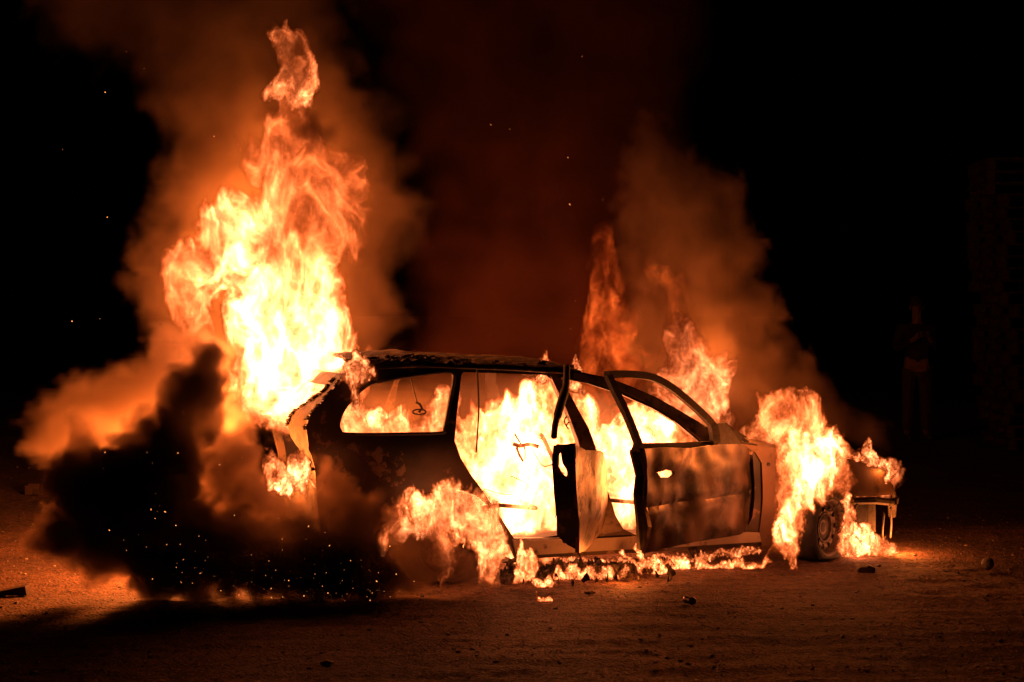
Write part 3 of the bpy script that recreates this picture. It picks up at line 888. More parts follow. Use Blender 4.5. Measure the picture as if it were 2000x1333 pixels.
def surface_net(Fd, iso, b0, step):
    """quads round the region where the field exceeds iso"""
    ins = Fd > iso
    nx, ny, nz = Fd.shape
    acc = np.zeros((nx - 1, ny - 1, nz - 1, 3), np.float32)
    cnt = np.zeros((nx - 1, ny - 1, nz - 1), np.float32)
    corners = [(i, j, k) for i in (0, 1) for j in (0, 1) for k in (0, 1)]
    sl = lambda A, c: A[c[0]:c[0] + nx - 1, c[1]:c[1] + ny - 1, c[2]:c[2] + nz - 1]
    for a in corners:
        for b in corners:
            if sum(abs(p - q) for p, q in zip(a, b)) != 1 or a > b: continue
            A, B = sl(Fd, a), sl(Fd, b)
            cr = sl(ins, a) != sl(ins, b)
            den = np.where(np.abs(B - A) < 1e-9, 1e-9, B - A)
            t = np.clip((iso - A) / den, 0, 1)
            for k in range(3):
                acc[..., k] += cr * (a[k] + (b[k] - a[k]) * t)
            cnt += cr
    act = cnt > 0
    idx = np.full(act.shape, -1, np.int32)
    n = int(act.sum())
    idx[act] = np.arange(n)
    ijk = np.argwhere(act)
    V = (ijk + acc[act] / cnt[act][:, None]) * np.array(step) + np.array(b0)
    quads = []
    for ax in range(3):
        o1, o2 = [k for k in range(3) if k != ax]
        lo = [slice(None)] * 3; hi = [slice(None)] * 3
        lo[ax] = slice(0, -1); hi[ax] = slice(1, None)
        A, B = ins[tuple(lo)], ins[tuple(hi)]
        e = np.argwhere(A != B)
        ok = (e[:, o1] > 0) & (e[:, o2] > 0) & (e[:, o1] < act.shape[o1]) & (e[:, o2] < act.shape[o2]) & (e[:, ax] < act.shape[ax])
        e = e[ok]
        q = []
        for d1, d2 in ((-1, -1), (0, -1), (0, 0), (-1, 0)):
            c = e.copy(); c[:, o1] += d1; c[:, o2] += d2
            q.append(idx[c[:, 0], c[:, 1], c[:, 2]])
        q = np.stack(q, -1)
        quads.append(q[(q >= 0).all(1)])
    return V, np.concatenate(quads)


def keep_large(V, Q, least):
    """drops the loose crumbs of a surface"""
    n = len(V)
    lab = np.arange(n)
    for _ in range(400):
        m = lab[Q].min(1)
        new = lab.copy()
        for k in range(4): np.minimum.at(new, Q[:, k], m)
        new = new[new]
        if (new == lab).all(): break
        lab = new
    u, c = np.unique(lab, return_counts=True)
    big = set(u[c >= max(least, c.max() * 0.25)].tolist())
    keep = np.isin(lab, list(big))
    mp = np.cumsum(keep) - 1
    Q = Q[keep[Q].all(1)]
    return V[keep], mp[Q]


def grid_volume(name, b0, b1, n, d, vmat, V=None, Q=None, smat=None):
    """an object that carries a fog grid (the field d sampled on n points) and, for a flame, the thin skin V, Q round it"""
    me = bpy.data.meshes.new(name)
    nd = d.size
    nv = 0 if V is None else len(V)
    me.vertices.add(nd + nv)
    ctr = [(b0[k] + b1[k]) / 2 for k in range(3)]
    co = np.empty((nd + nv, 3), np.float32)
    co[:nd] = ctr
    if nv: co[nd:] = V
    me.vertices.foreach_set('co', co.ravel())
    if nv:
        me.loops.add(Q.size); me.loops.foreach_set('vertex_index', (Q + nd).astype(np.int32).ravel())
        me.polygons.add(len(Q)); me.polygons.foreach_set('loop_start', np.arange(0, Q.size, 4, dtype=np.int32))
        me.polygons.foreach_set('use_smooth', np.ones(len(Q), bool))
        me.update(calc_edges=True)
    a = me.attributes.new('heat', 'FLOAT', 'POINT')
    a.data.foreach_set('value', np.concatenate([d.astype(np.float32).ravel(), np.zeros(nv, np.float32)]))
    me.materials.append(smat if nv else vmat)
    o = bpy.data.objects.new(name, me)
    C.objects.link(o)
    ng = bpy.data.node_groups.new(name, 'GeometryNodeTree')
    ng.interface.new_socket('Geometry', in_out='INPUT', socket_type='NodeSocketGeometry')
    ng.interface.new_socket('Geometry', in_out='OUTPUT', socket_type='NodeSocketGeometry')
    N, L = ng.nodes, ng.links
    gi, go = N.new('NodeGroupInput'), N.new('NodeGroupOutput')
    vc = N.new('GeometryNodeVolumeCube')
    si = N.new('GeometryNodeSampleIndex'); si.data_type = 'FLOAT'; si.domain = 'POINT'
    na = N.new('GeometryNodeInputNamedAttribute'); na.data_type = 'FLOAT'; na.inputs[0].default_value = 'heat'
    L.new(gi.outputs[0], si.inputs['Geometry']); L.new(na.outputs[0], si.inputs['Value'])
    pos, sep = N.new('GeometryNodeInputPosition'), N.new('ShaderNodeSeparateXYZ')
    L.new(pos.outputs[0], sep.inputs[0])
    prev = None
    for k in range(3):
        mm = N.new('ShaderNodeMath'); mm.operation = 'MULTIPLY_ADD'
        sc = (n[k] - 1) / (b1[k] - b0[k])
        mm.inputs[1].default_value = sc; mm.inputs[2].default_value = -b0[k] * sc
        L.new(sep.outputs[k], mm.inputs[0])
        fi = N.new('FunctionNodeFloatToInt'); fi.rounding_mode = 'ROUND'
        L.new(mm.outputs[0], fi.inputs[0])
        if prev is None: prev = fi.outputs[0]
        else:
            im = N.new('FunctionNodeIntegerMath'); im.operation = 'MULTIPLY_ADD'
            L.new(prev, im.inputs[0]); im.inputs[1].default_value = n[k]; L.new(fi.outputs[0], im.inputs[2])
            prev = im.outputs[0]
    L.new(prev, si.inputs['Index']); L.new(si.outputs[0], vc.inputs['Density'])
    vc.inputs['Min'].default_value = b0; vc.inputs['Max'].default_value = b1
    for k, ax in enumerate('XYZ'): vc.inputs['Resolution ' + ax].default_value = n[k]
    sm = N.new('GeometryNodeSetMaterial'); sm.inputs['Material'].default_value = vmat
    L.new(vc.outputs[0], sm.inputs[0])
    if nv:
        dg_, ix, cp = N.new('GeometryNodeDeleteGeometry'), N.new('GeometryNodeInputIndex'), N.new('FunctionNodeCompare')
        dg_.domain = 'POINT'; cp.data_type = 'INT'; cp.operation = 'LESS_THAN'
        L.new(ix.outputs[0], cp.inputs[2]); cp.inputs[3].default_value = nd
        L.new(cp.outputs[0], dg_.inputs['Selection']); L.new(gi.outputs[0], dg_.inputs['Geometry'])
        jn = N.new('GeometryNodeJoinGeometry')
        L.new(dg_.outputs[0], jn.inputs[0]); L.new(sm.outputs[0], jn.inputs[0])
        L.new(jn.outputs[0], go.inputs[0])
    else:
        L.new(sm.outputs[0], go.inputs[0])
    o.modifiers.new('grid', 'NODES').node_group = ng
    return o


def flame_mats(strength, cool, hot, span, skin=0.01, soot=4.0):
    """glowing gas: the emission follows the local heat, from deep orange to pale yellow; and its thin outer sheet"""
    m = bpy.data.materials.new('flame_gas'); m.use_nodes = True
    nt = m.node_tree; nt.nodes.clear(); N, L = nt.nodes, nt.links
    out, em, at = N.new('ShaderNodeOutputMaterial'), N.new('ShaderNodeEmission'), N.new('ShaderNodeAttribute')
    at.attribute_name = 'density'
    mr = N.new('ShaderNodeMapRange'); mr.inputs[1].default_value = 0.0; mr.inputs[2].default_value = span
    L.new(at.outputs['Fac'], mr.inputs[0])
    mx = N.new('ShaderNodeMix'); mx.data_type = 'RGBA'
    mx.inputs[6].default_value = (*cool, 1); mx.inputs[7].default_value = (*hot, 1)
    L.new(mr.outputs[0], mx.inputs[0]); L.new(mx.outputs[2], em.inputs[0])
    mu = N.new('ShaderNodeMath'); mu.operation = 'MULTIPLY'; mu.inputs[1].default_value = strength
    pw = N.new('ShaderNodeMath'); pw.operation = 'POWER'; pw.inputs[1].default_value = 1.75
    L.new(at.outputs['Fac'], pw.inputs[0]); L.new(pw.outputs[0], mu.inputs[0]); L.new(mu.outputs[0], em.inputs[1])
    # soot in the gas: what burns in front hides what burns behind
    ab, sa, av = N.new('ShaderNodeVolumeAbsorption'), N.new('ShaderNodeMapRange'), N.new('ShaderNodeAddShader')
    ab.inputs['Color'].default_value = (0, 0, 0, 1)
    sa.inputs[1].default_value = 0.0; sa.inputs[2].default_value = 0.12; sa.inputs[3].default_value = 0.0; sa.inputs[4].default_value = soot
    L.new(at.outputs['Fac'], sa.inputs[0]); L.new(sa.outputs[0], ab.inputs['Density'])
    L.new(em.outputs[0], av.inputs[0]); L.new(ab.outputs[0], av.inputs[1]); L.new(av.outputs[0], out.inputs['Volume'])
    k = bpy.data.materials.new('flame_sheet'); k.use_nodes = True
    nt = k.node_tree; nt.nodes.clear(); N, L = nt.nodes, nt.links
    out, em, tr, ad = N.new('ShaderNodeOutputMaterial'), N.new('ShaderNodeEmission'), N.new('ShaderNodeBsdfTransparent'), N.new('ShaderNodeAddShader')
    em.inputs[0].default_value = (*cool, 1); em.inputs[1].default_value = skin
    L.new(em.outputs[0], ad.inputs[0]); L.new(tr.outputs[0], ad.inputs[1]); L.new(ad.outputs[0], out.inputs['Surface'])
    k.cycles.emission_sampling = 'NONE'
    return m, k


COOL, HOT = (1.0, 0.125, 0.014), (1.0, 0.29, 0.098)


def flame(label, poly, Y, half, vox, sc, warp=0.35, rag=0.5, strength=14.0, hot=None, fill=0.25, lean=0.0, seed=0, cool=COOL, hotc=HOT, group=None, smooth=2, dv=None, skin=0.006, soot=None):
    """one body of flame: outline in the photograph's pixels at depth Y, blown out to half metres either way, torn by turbulence of size sc"""
    if smooth: poly = rounded(poly, smooth)
    pw = [W(a, b, Y) for a, b in poly]
    pts = [(q.x, q.z) for q in pw]
    X_, Z_ = [q[0] for q in pts], [q[1] for q in pts]
    mg = warp * sc * 0.9 + 2 * vox
    b0 = (min(X_) - mg, Y - half - mg * 0.6, max(min(Z_) - mg, 0.004))
    b1 = (max(X_) + mg, Y + half + mg * 0.6, max(Z_) + mg)
    st = (vox, dv or vox * 1.5, vox)
    n = [max(6, int(math.ceil((b1[k] - b0[k]) / st[k])) + 1) for k in range(3)]
    ax = [np.linspace(b0[k], b1[k], n[k], dtype=np.float32) for k in range(3)]
    st = tuple((b1[k] - b0[k]) / (n[k] - 1) for k in range(3))
    X, Yy, Z = (a.ravel() for a in np.meshgrid(*ax, indexing='ij'))
    gx = np.linspace(b0[0] - mg, b1[0] + mg, max(40, int((b1[0] - b0[0] + 2 * mg) / (vox * 0.7))))
    gz_ = np.linspace(b0[2] - mg, b1[2] + mg, max(40, int((b1[2] - b0[2] + 2 * mg) / (vox * 0.7))))
    A, B = np.meshgrid(gx, gz_, indexing='ij')
    tab = poly_dist(pts, A, B)
    smax = float(tab.max())
    s0 = lookup(tab, gx, gz_, X, Z)
    sel = s0 > -mg                                   # only the neighbourhood of the flame is worth the noise
    sel &= np.abs(Yy - Y) < half + mg * 0.6
    P = np.stack([X[sel], Yy[sel], Z[sel]])
    st_ = np.array([[1.0], [1.0], [0.55]], np.float32) / sc
    tall = lambda Q: Q * st_
    tng = np.array([[1.0], [1.0], [1.6]], np.float32)
    w = np.stack([perlin(tall(P) * 1.0 + 31.1 * k, seed + k) for k in range(3)]) * (warp * sc * 0.75) * tng
    P1 = P + w
    w = np.stack([perlin(tall(P1) * 2.3 + 17.3 * k, seed + 10 + k) for k in range(3)]) * (warp * sc * 0.42) * tng
    P2 = P1 + w
    w = np.stack([perlin(tall(P2) * 5.5 + 7.9 * k, seed + 20 + k) for k in range(3)]) * (warp * sc * 0.26) * tng
    P3 = P2 + w
    s = lookup(tab, gx, gz_, P3[0], P3[2])
    rg1 = 1 - np.abs(perlin(tall(P3) * 1.7, seed + 40)) * 2.0
    rg2 = 1 - np.abs(perlin(tall(P3) * 4.1 + 3.3, seed + 41)) * 2.0
    rg3 = 1 - np.abs(perlin(tall(P3) * 9.0 + 1.3, seed + 43)) * 2.0
    low = perlin(tall(P2) * 0.7 + 9.1, seed + 42)
    # torn edges: the outline is eaten back between the ridges
    er = rag * sc * 0.35 * np.clip(0.9 - 0.5 * rg1 - 0.4 * rg2 - 0.25 * rg3, 0, 1.4)
    s = s - er + rag * sc * 0.35 * 0.62
    th = half * np.sqrt(np.clip(s / max(min(smax, half * 1.2), 1e-3), 0, 1)) + 1e-4
    ins = np.where(s > 0, 1 - np.abs(P3[1] - Y) / th, -1.0)
    env = np.clip(ins / 0.45, 0, 1) * np.clip(s / (0.12 * sc + vox), 0, 1)
    body = fill * 0.45 + 1.0 * np.clip(rg1, 0, 1) ** 4 + 0.9 * np.clip(rg2, 0, 1) ** 5 * (0.5 + 0.5 * np.clip(rg1, 0, 1)) + 0.55 * np.clip(rg3, 0, 1) ** 4 * np.clip(rg2, 0, 1)
    d = env * np.clip(body * (1.0 + 0.9 * low), 0, None)
    if hot is not None:
        h = np.full(d.shape, hot[0], np.float32)
        for hx_, hy_, hr_, ha in hot[1]:
            q = W(hx_, hy_, Y)
            rr_ = hr_ / F * Y
            h += ha * np.exp(-((P2[0] - q.x) ** 2 + (P2[2] - q.z) ** 2) / (rr_ * rr_))
        d = d * np.clip(h, 0, None)
    d[d < 0.012] = 0
    out = np.zeros(X.shape, np.float32); out[sel] = d
    envf = np.zeros(X.shape, np.float32); envf[sel] = np.clip(ins, -1, 1) * np.minimum(1, np.clip(s / (0.12 * sc + vox), 0, 1)) - 0.02 * 0
    Fd = envf.reshape(n)
    k = 2 if min(n) > 24 else 1
    V, Q = surface_net(Fd[::k, ::k, ::k], 0.10, b0, [q * k for q in st])
    V, Q = keep_large(V, Q, 30)
    gm, sm = flame_mats(strength * 2.3 / (2 * half), cool, hotc, 1.25, skin, soot if soot is not None else 2.8 / half)
    o = grid_volume('flame', b0, b1, n, out, gm, V, Q, sm)
    tag(o, label, 'flame', group)
    return o


def smoke_mat(dens, col, aniso):
    m = bpy.data.materials.new('smoke'); m.use_nodes = True
    nt = m.node_tree; nt.nodes.clear(); N, L = nt.nodes, nt.links
    out, v = N.new('ShaderNodeOutputMaterial'), N.new('ShaderNodeVolumePrincipled')
    v.inputs['Color'].default_value = (*col, 1)
    v.inputs['Density'].default_value = dens
    v.inputs['Anisotropy'].default_value = aniso
    L.new(v.outputs[0], out.inputs['Volume'])
    return m


def smoke(name, poly, Y, half, vox, sc, dens, col=(0.42, 0.34, 0.28), billow=0.6, soft=0.25, seed=0, aniso=0.2, var=0.6, spots=None, base=1.0):
    poly = rounded(poly, 3)
    pts = [(q.x, q.z) for q in (W(a, b, Y) for a, b in poly)]
    X_, Z_ = [q[0] for q in pts], [q[1] for q in pts]
    mg = billow * sc * 1.1 + 0.45 * sc + 2 * vox
    b0 = (min(X_) - mg, Y - half - mg, max(min(Z_) - mg, 0.01))
    b1 = (max(X_) + mg, Y + half + mg, max(Z_) + mg)
    n = [max(6, int(math.ceil((b1[k] - b0[k]) / vox)) + 1) for k in range(3)]
    ax = [np.linspace(b0[k], b1[k], n[k], dtype=np.float32) for k in range(3)]
    X, Yy, Z = (a.ravel() for a in np.meshgrid(*ax, indexing='ij'))
    gx = np.linspace(b0[0] - mg, b1[0] + mg, 160); gz_ = np.linspace(b0[2] - mg, b1[2] + mg, 160)
    A, B = np.meshgrid(gx, gz_, indexing='ij')
    tab = poly_dist(pts, A, B)
    smax = float(tab.max())
    P = np.stack([X, Yy, Z])
    P1 = P + np.stack([perlin(P / sc + 13.0 * k, seed + k) for k in range(3)]) * (sc * 0.35)
    P2 = P1 + np.stack([perlin(P1 / sc * 2.6 + 13.0 * k, seed + 5 + k) for k in range(3)]) * (sc * 0.13)
    s = lookup(tab, gx, gz_, P2[0], P2[2])
    bl = np.abs(perlin(P2 / sc * 1.1, seed + 20)) + 0.5 * np.abs(perlin(P2 / sc * 2.4, seed + 21)) + 0.28 * np.abs(perlin(P2 / sc * 5.2, seed + 22)) + 0.15 * np.abs(perlin(P2 / sc * 10.5, seed + 23))
    s = s + sc * billow * (bl - 0.45)
    hf = half * np.sqrt(np.clip(s / min(smax, half * 1.3), 0, 1))
    s3 = np.minimum(s, hf - np.abs(P2[1] - Y))
    d = np.clip(s3 / (soft * sc), 0, 1)
    d = d * np.clip(base + var * fbm(P2 / sc * 0.8, 4, seed + 30, 0.6), 0.05, None)
    if spots:
        for hx_, hy_, hr_, ha in spots:
            q = W(hx_, hy_, Y); rr_ = hr_ / F * Y
            d = d * np.clip(1 + ha * np.exp(-((P2[0] - q.x) ** 2 + (P2[2] - q.z) ** 2) / (rr_ * rr_)), 0, None)
    d = np.where(d < 0.004, 0, d).astype(np.float32)
    # a ball of smoke ends before its box does
    D = d.reshape(n); D[0] = D[-1] = 0; D[:, 0] = D[:, -1] = 0; D[:, :, -1] = 0
    o = grid_volume(name, b0, b1, n, D.ravel(), smoke_mat(dens, col, aniso))
    tag(o, kind='stuff')
    return o


# --- the fire column that stands on the open tail of the car
col_px = [(562, 196), (588, 222), (606, 246), (640, 275), (690, 284), (704, 341), (712, 406), (697, 440), (699, 470), (680, 500), (652, 505), (660, 550), (657, 594), (668, 643), (684, 672), (702, 700), (728, 738), (690, 752), (655, 762),
          (610, 800), (562, 848), (520, 850), (488, 842), (474, 795), (444, 755), (452, 718), (460, 662), (448, 625), (442, 590), (449, 578), (470, 548), (430, 572), (398, 592), (386, 622), (362, 630), (342, 600), (324, 555), (328, 525), (342, 497),
          (384, 482), (388, 440), (402, 424), (436, 430), (448, 398), (486, 370), (510, 356), (505, 325), (482, 300), (490, 272), (520, 246), (548, 232)]
flame('tall fire column roaring out of the open tail of the car', col_px, 10.15, 0.55, 0.0125, 0.36, 0.45, 0.5, 42.5,
      hot=(0.36, [(465, 430, 75, 0.75), (540, 640, 120, 0.75), (560, 770, 110, 0.75), (480, 520, 110, 0.5), (670, 400, 60, 0.25), (360, 550, 50, 0.15), (600, 300, 80, -0.22), (610, 470, 70, -0.15)]), fill=0.16, seed=100)
flame('torn flame tip floating free above the tall fire column', [(518, 38), (526, 58), (536, 48), (548, 62), (562, 56), (576, 74), (594, 66), (602, 90), (616, 108), (620, 140), (612, 176), (602, 206), (580, 226), (562, 232), (552, 210), (530, 188), (512, 180), (538, 160), (546, 138), (534, 112), (528, 80)],
      10.15, 0.20, 0.0095, 0.17, 0.5, 0.35, 14.0, hot=(0.5, [(575, 165, 45, 0.7)]), seed=131, fill=0.5)

# --- inside the car
flame('low flames licking behind the rear side window', [(640, 900), (645, 840), (668, 790), (690, 768), (704, 800), (722, 812), (742, 792), (752, 815), (775, 790), (800, 826), (822, 828), (838, 790), (860, 768), (884, 762), (892, 840), (892, 905)],
      10.2, 0.42, 0.011, 0.17, 0.5, 0.5, 26.9, hot=(0.75, [(700, 830, 40, 0.5), (860, 800, 40, 0.2)]), seed=150)
flame('wall of fire filling the rear door opening', [(880, 1060), (880, 840), (898, 826), (918, 800), (940, 785), (962, 775), (990, 772), (1008, 802), (1020, 765), (1036, 748), (1050, 720), (1064, 704), (1076, 720), (1098, 745), (1112, 790), (1140, 830), (1150, 1062)],
      10.15, 0.52, 0.0125, 0.24, 0.45, 0.4, 53.8, hot=(0.95, [(970, 930, 80, 0.7), (1070, 740, 40, 0.0), (1040, 820, 60, 0.25), (1030, 1020, 70, 0.2)]), fill=0.2, seed=170)
flame('fire filling the front door opening', [(1110, 1050), (1116, 850), (1124, 760), (1130, 735), (1142, 770), (1168, 790), (1172, 830), (1192, 850), (1205, 815), (1228, 790), (1262, 798), (1300, 815), (1338, 838), (1362, 862), (1372, 900), (1330, 960), (1300, 1050)],
      10.45, 0.50, 0.0125, 0.22, 0.45, 0.45, 51.0, hot=(0.9, [(1235, 850, 50, 0.4), (1230, 940, 60, 0.6), (1160, 860, 50, 0.3)]), fill=0.2, seed=190)
flame('flame licking over the rear corner of the roof', [(664, 744), (672, 715), (690, 690), (704, 688), (722, 712), (734, 736), (712, 744), (700, 758), (692, 790), (684, 780), (684, 756)], 9.32, 0.06, 0.008, 0.10, 0.5, 0.4, 10.4, seed=205)
flame('small flame curling over the roof edge, the left one', [(1046, 745), (1050, 722), (1058, 708), (1062, 698), (1068, 708), (1074, 718), (1072, 745)], 10.0, 0.05, 0.007, 0.06, 0.5, 0.4, 10.5, seed=210)
flame('small flame curling over the roof edge, right of the bent bar', [(1112, 760), (1114, 735), (1116, 712), (1122, 696), (1130, 706), (1136, 722), (1132, 750), (1140, 770)], 10.1, 0.06, 0.007, 0.07, 0.5, 0.4, 12.0, seed=215)

# --- behind the front half
flame('dim red flame rising tall behind the car', [(1156, 456), (1178, 474), (1190, 520), (1216, 560), (1240, 620), (1258, 690), (1266, 790), (1120, 790), (1140, 700), (1128, 650), (1156, 600), (1150, 530)],
      11.65, 0.34, 0.016, 0.42, 0.5, 0.35, 4.6, hot=(0.5, [(1210, 730, 60, 0.6), (1175, 600, 40, 0.15)]), cool=(1.0, 0.085, 0.010), hotc=(1.0, 0.15, 0.02), seed=231, fill=0.45)
flame('faint red flame leaning left above the windscreen pillar', [(1264, 488), (1286, 520), (1312, 556), (1342, 580), (1350, 640), (1330, 700), (1300, 690), (1306, 640), (1290, 590), (1268, 550)],
      11.6, 0.20, 0.014, 0.30, 0.5, 0.35, 3.0, hot=(0.6, [(1330, 600, 40, 0.2)]), cool=(1.0, 0.085, 0.010), hotc=(1.0, 0.15, 0.02), seed=241, fill=0.45)
flame('bright flame leaning right behind the windscreen pillar', [(1318, 590), (1326, 600), (1334, 610), (1342, 620), (1366, 640), (1390, 668), (1412, 702), (1436, 706), (1424, 735), (1416, 775), (1424, 830), (1440, 890), (1290, 890), (1278, 760), (1296, 700), (1312, 645)],
      11.2, 0.35, 0.0125, 0.22, 0.5, 0.45, 14.3, hot=(0.42, [(1380, 730, 50, 1.0), (1370, 800, 60, 0.8), (1300, 540, 60, -0.25)]), cool=(1.0, 0.11, 0.012), seed=250, skin=0.004)

# --- engine bay and front wheel
flame('broad fire boiling over the bonnet behind the front wing', [(1440, 890), (1452, 850), (1480, 815), (1500, 790), (1540, 780), (1590, 800), (1625, 835), (1660, 868), (1700, 885), (1742, 912), (1748, 950), (1700, 975), (1560, 980), (1460, 930)],
      10.75, 0.32, 0.0125, 0.2, 0.5, 0.45, 20.3, hot=(0.6, [(1600, 880, 60, 0.5), (1470, 850, 40, -0.2)]), seed=262)
flame('big flame pouring from the engine bay down over the fender', [(1474, 792), (1500, 770), (1540, 770), (1580, 786), (1604, 815), (1606, 842), (1636, 858), (1648, 880), (1642, 905), (1664, 938), (1658, 968), (1626, 978), (1600, 965), (1584, 978), (1572, 1010), (1562, 1050), (1550, 1092), (1520, 1096), (1504, 1078), (1508, 1040), (1524, 980), (1516, 930), (1508, 890), (1518, 850), (1492, 822)],
      9.96, 0.26, 0.010, 0.17, 0.5, 0.42, 36.0, hot=(0.6, [(1570, 880, 50, 0.9), (1600, 920, 50, 0.7), (1530, 1040, 40, 0.5), (1520, 800, 40, -0.1)]), fill=0.2, seed=270)
flame('small curling flame at the nose above the headlight', [(1690, 905), (1684, 880), (1694, 862), (1700, 858), (1704, 878), (1722, 892), (1740, 906), (1750, 922), (1742, 938), (1730, 948), (1722, 940), (1726, 924), (1712, 912), (1700, 916)],
      10.45, 0.06, 0.007, 0.075, 0.5, 0.4, 12.8, seed=290)
flame('thin flame along the top of the bonnet edge', [(1640, 892), (1648, 882), (1662, 886), (1680, 886), (1694, 896), (1700, 908), (1680, 900), (1660, 898)], 10.4, 0.05, 0.007, 0.05, 0.5, 0.35, 13.5, seed=293)
flame('flames spreading on the ground under the nose', [(1628, 1086), (1640, 1056), (1650, 1020), (1654, 990), (1662, 978), (1668, 1004), (1672, 1022), (1684, 1034), (1694, 1026), (1704, 1044), (1716, 1052), (1730, 1050), (1732, 1060), (1756, 1066), (1748, 1074), (1764, 1080), (1700, 1084)],
      10.45, 0.16, 0.008, 0.085, 0.45, 0.4, 28.8, hot=(0.8, [(1675, 1064, 30, 0.8)]), seed=310)

# --- rear wheel arch and tail lamp
flame('ragged flame bursting out of the rear wheel arch', [(738, 1010), (752, 985), (790, 968), (830, 966), (870, 950), (900, 942), (930, 958), (952, 975), (975, 995), (984, 1030), (982, 1070), (972, 1110), (956, 1138), (944, 1120), (930, 1090), (905, 1062), (884, 1060), (880, 1100), (868, 1138), (856, 1120), (846, 1080), (848, 1050), (815, 1042), (782, 1030), (768, 1060), (752, 1100), (738, 1112), (742, 1070), (752, 1040)],
      9.18, 0.20, 0.0095, 0.16, 0.55, 0.45, 20.5, hot=(0.55, [(905, 990, 60, 0.9), (820, 1000, 40, 0.5), (960, 1080, 40, 0.4)]), fill=0.2, seed=330)
flame('flame spilling from the burnt out tail light', [(520, 902), (526, 880), (536, 896), (552, 905), (560, 915), (568, 892), (586, 884), (598, 900), (606, 925), (612, 950), (600, 962), (582, 956), (570, 968), (552, 960), (534, 950), (520, 930)],
      9.02, 0.10, 0.0085, 0.10, 0.55, 0.42, 18.7, hot=(0.8, [(565, 935, 24, 0.7)]), seed=350)

# --- flames on the ground along the sill
for k, (lab, pl, dep, hf, stg) in enumerate([
    ('upright flame on the ground behind the rear wheel arch', [(1002, 1132), (1004, 1100), (1010, 1075), (1020, 1060), (1028, 1075), (1040, 1058), (1046, 1080), (1050, 1100), (1046, 1128), (1024, 1138)], 9.35, 0.09, 11),
    ('low flame on charred scraps under the wide open door', [(1042, 1142), (1044, 1126), (1058, 1134), (1072, 1120), (1078, 1136), (1084, 1146), (1064, 1150)], 9.3, 0.05, 7),
    ('thin twisting flame in front of the sill, nearest the open front door', [(1246, 1122), (1238, 1106), (1222, 1090), (1206, 1078), (1216, 1070), (1226, 1084), (1242, 1096), (1252, 1108), (1262, 1120), (1268, 1128)], 9.75, 0.04, 9),
    ('tongue of flame rising under the hanging front door corner', [(1248, 1122), (1250, 1100), (1242, 1080), (1238, 1062), (1248, 1060), (1254, 1078), (1262, 1094), (1284, 1082), (1296, 1100), (1312, 1116), (1290, 1126)], 9.75, 0.06, 11),
    ('long low line of flames on the ground under the front door', [(1290, 1122), (1296, 1098), (1310, 1086), (1320, 1100), (1336, 1094), (1352, 1104), (1372, 1092), (1394, 1100), (1410, 1092), (1430, 1102), (1450, 1092), (1476, 1098), (1500, 1088), (1506, 1100), (1460, 1112), (1400, 1114), (1340, 1122)], 9.95, 0.09, 12),
    ('broken row of low flames in the scrap heap under the open rear door', [(1080, 1138), (1084, 1118), (1096, 1106), (1104, 1118), (1122, 1100), (1134, 1116), (1150, 1104), (1166, 1118), (1186, 1106), (1204, 1118), (1222, 1108), (1236, 1122), (1200, 1130), (1140, 1134)], 9.55, 0.06, 9),
    ('tall flame wrapping the front wheel on its nose side', [(1640, 1082), (1646, 1040), (1650, 1000), (1644, 972), (1656, 962), (1664, 985), (1672, 1010), (1668, 1040), (1684, 1060), (1680, 1082)], 10.3, 0.08, 9),
    ('thin sheet of fire hugging the underside of the sill', [(1090, 1100), (1100, 1094), (1150, 1094), (1200, 1092), (1260, 1088), (1330, 1084), (1420, 1078), (1480, 1072), (1482, 1080), (1420, 1088), (1330, 1094), (1230, 1100), (1180, 1106), (1130, 1108)], 10.2, 0.08, 6),
    ('small lone flame on the open ground in front of the car', [(1036, 1180), (1046, 1174), (1052, 1166), (1047, 1154), (1054, 1160), (1062, 1170), (1072, 1166), (1080, 1176), (1092, 1178), (1066, 1184)], 8.85, 0.03, 7),
]):
    flame(lab, pl, dep, hf, 0.0065, max(0.05, hf * 0.9), 0.5, 0.35, stg * 2.2, seed=400 + 9 * k, fill=0.35)

# --- smoke
SM = (0.50, 0.37, 0.28)
smoke('smoke', [(560, 840), (450, 800), (330, 700), (270, 640), (252, 540), (262, 450), (300, 370), (318, 290), (290, 220), (240, 150), (150, 110), (90, 90), (90, -160), (640, -160), (690, 80), (720, 180), (780, 240), (800, 330), (835, 420), (800, 520), (790, 620), (760, 740), (700, 860)],
      11.30, 0.75, 0.034, 0.36, 1.9, SM, 0.75, 0.45, 500, 0.1, 0.75, spots=[(200, 60, 240, -0.85), (650, -60, 300, -0.7), (760, 480, 130, -0.6), (420, -80, 300, -0.75), (740, 250, 110, -0.5)])
smoke('smoke', [(690, -160), (720, 100), (790, 300), (800, 520), (770, 700), (780, 790), (1000, 800), (1240, 820), (1340, 700), (1380, 500), (1370, 300), (1330, -160)],
      11.9, 0.85, 0.05, 0.42, 0.6, (0.30, 0.13, 0.08), 0.6, 0.7, 540, 0.1, 0.85, spots=[(1080, 120, 380, -0.7), (930, 680, 200, 0.5)])
smoke('smoke', [(1240, 200), (1340, 290), (1440, 340), (1460, 430), (1500, 480), (1488, 540), (1548, 606), (1530, 650), (1590, 700), (1636, 770), (1712, 812), (1740, 838), (1728, 872), (1640, 880), (1400, 880), (1240, 800), (1200, 500)],
      11.5, 0.5, 0.026, 0.22, 2.4, SM, 0.85, 0.35, 580, 0.15, 0.75, spots=[(1290, 250, 170, -0.75), (1420, 420, 90, -0.4)])
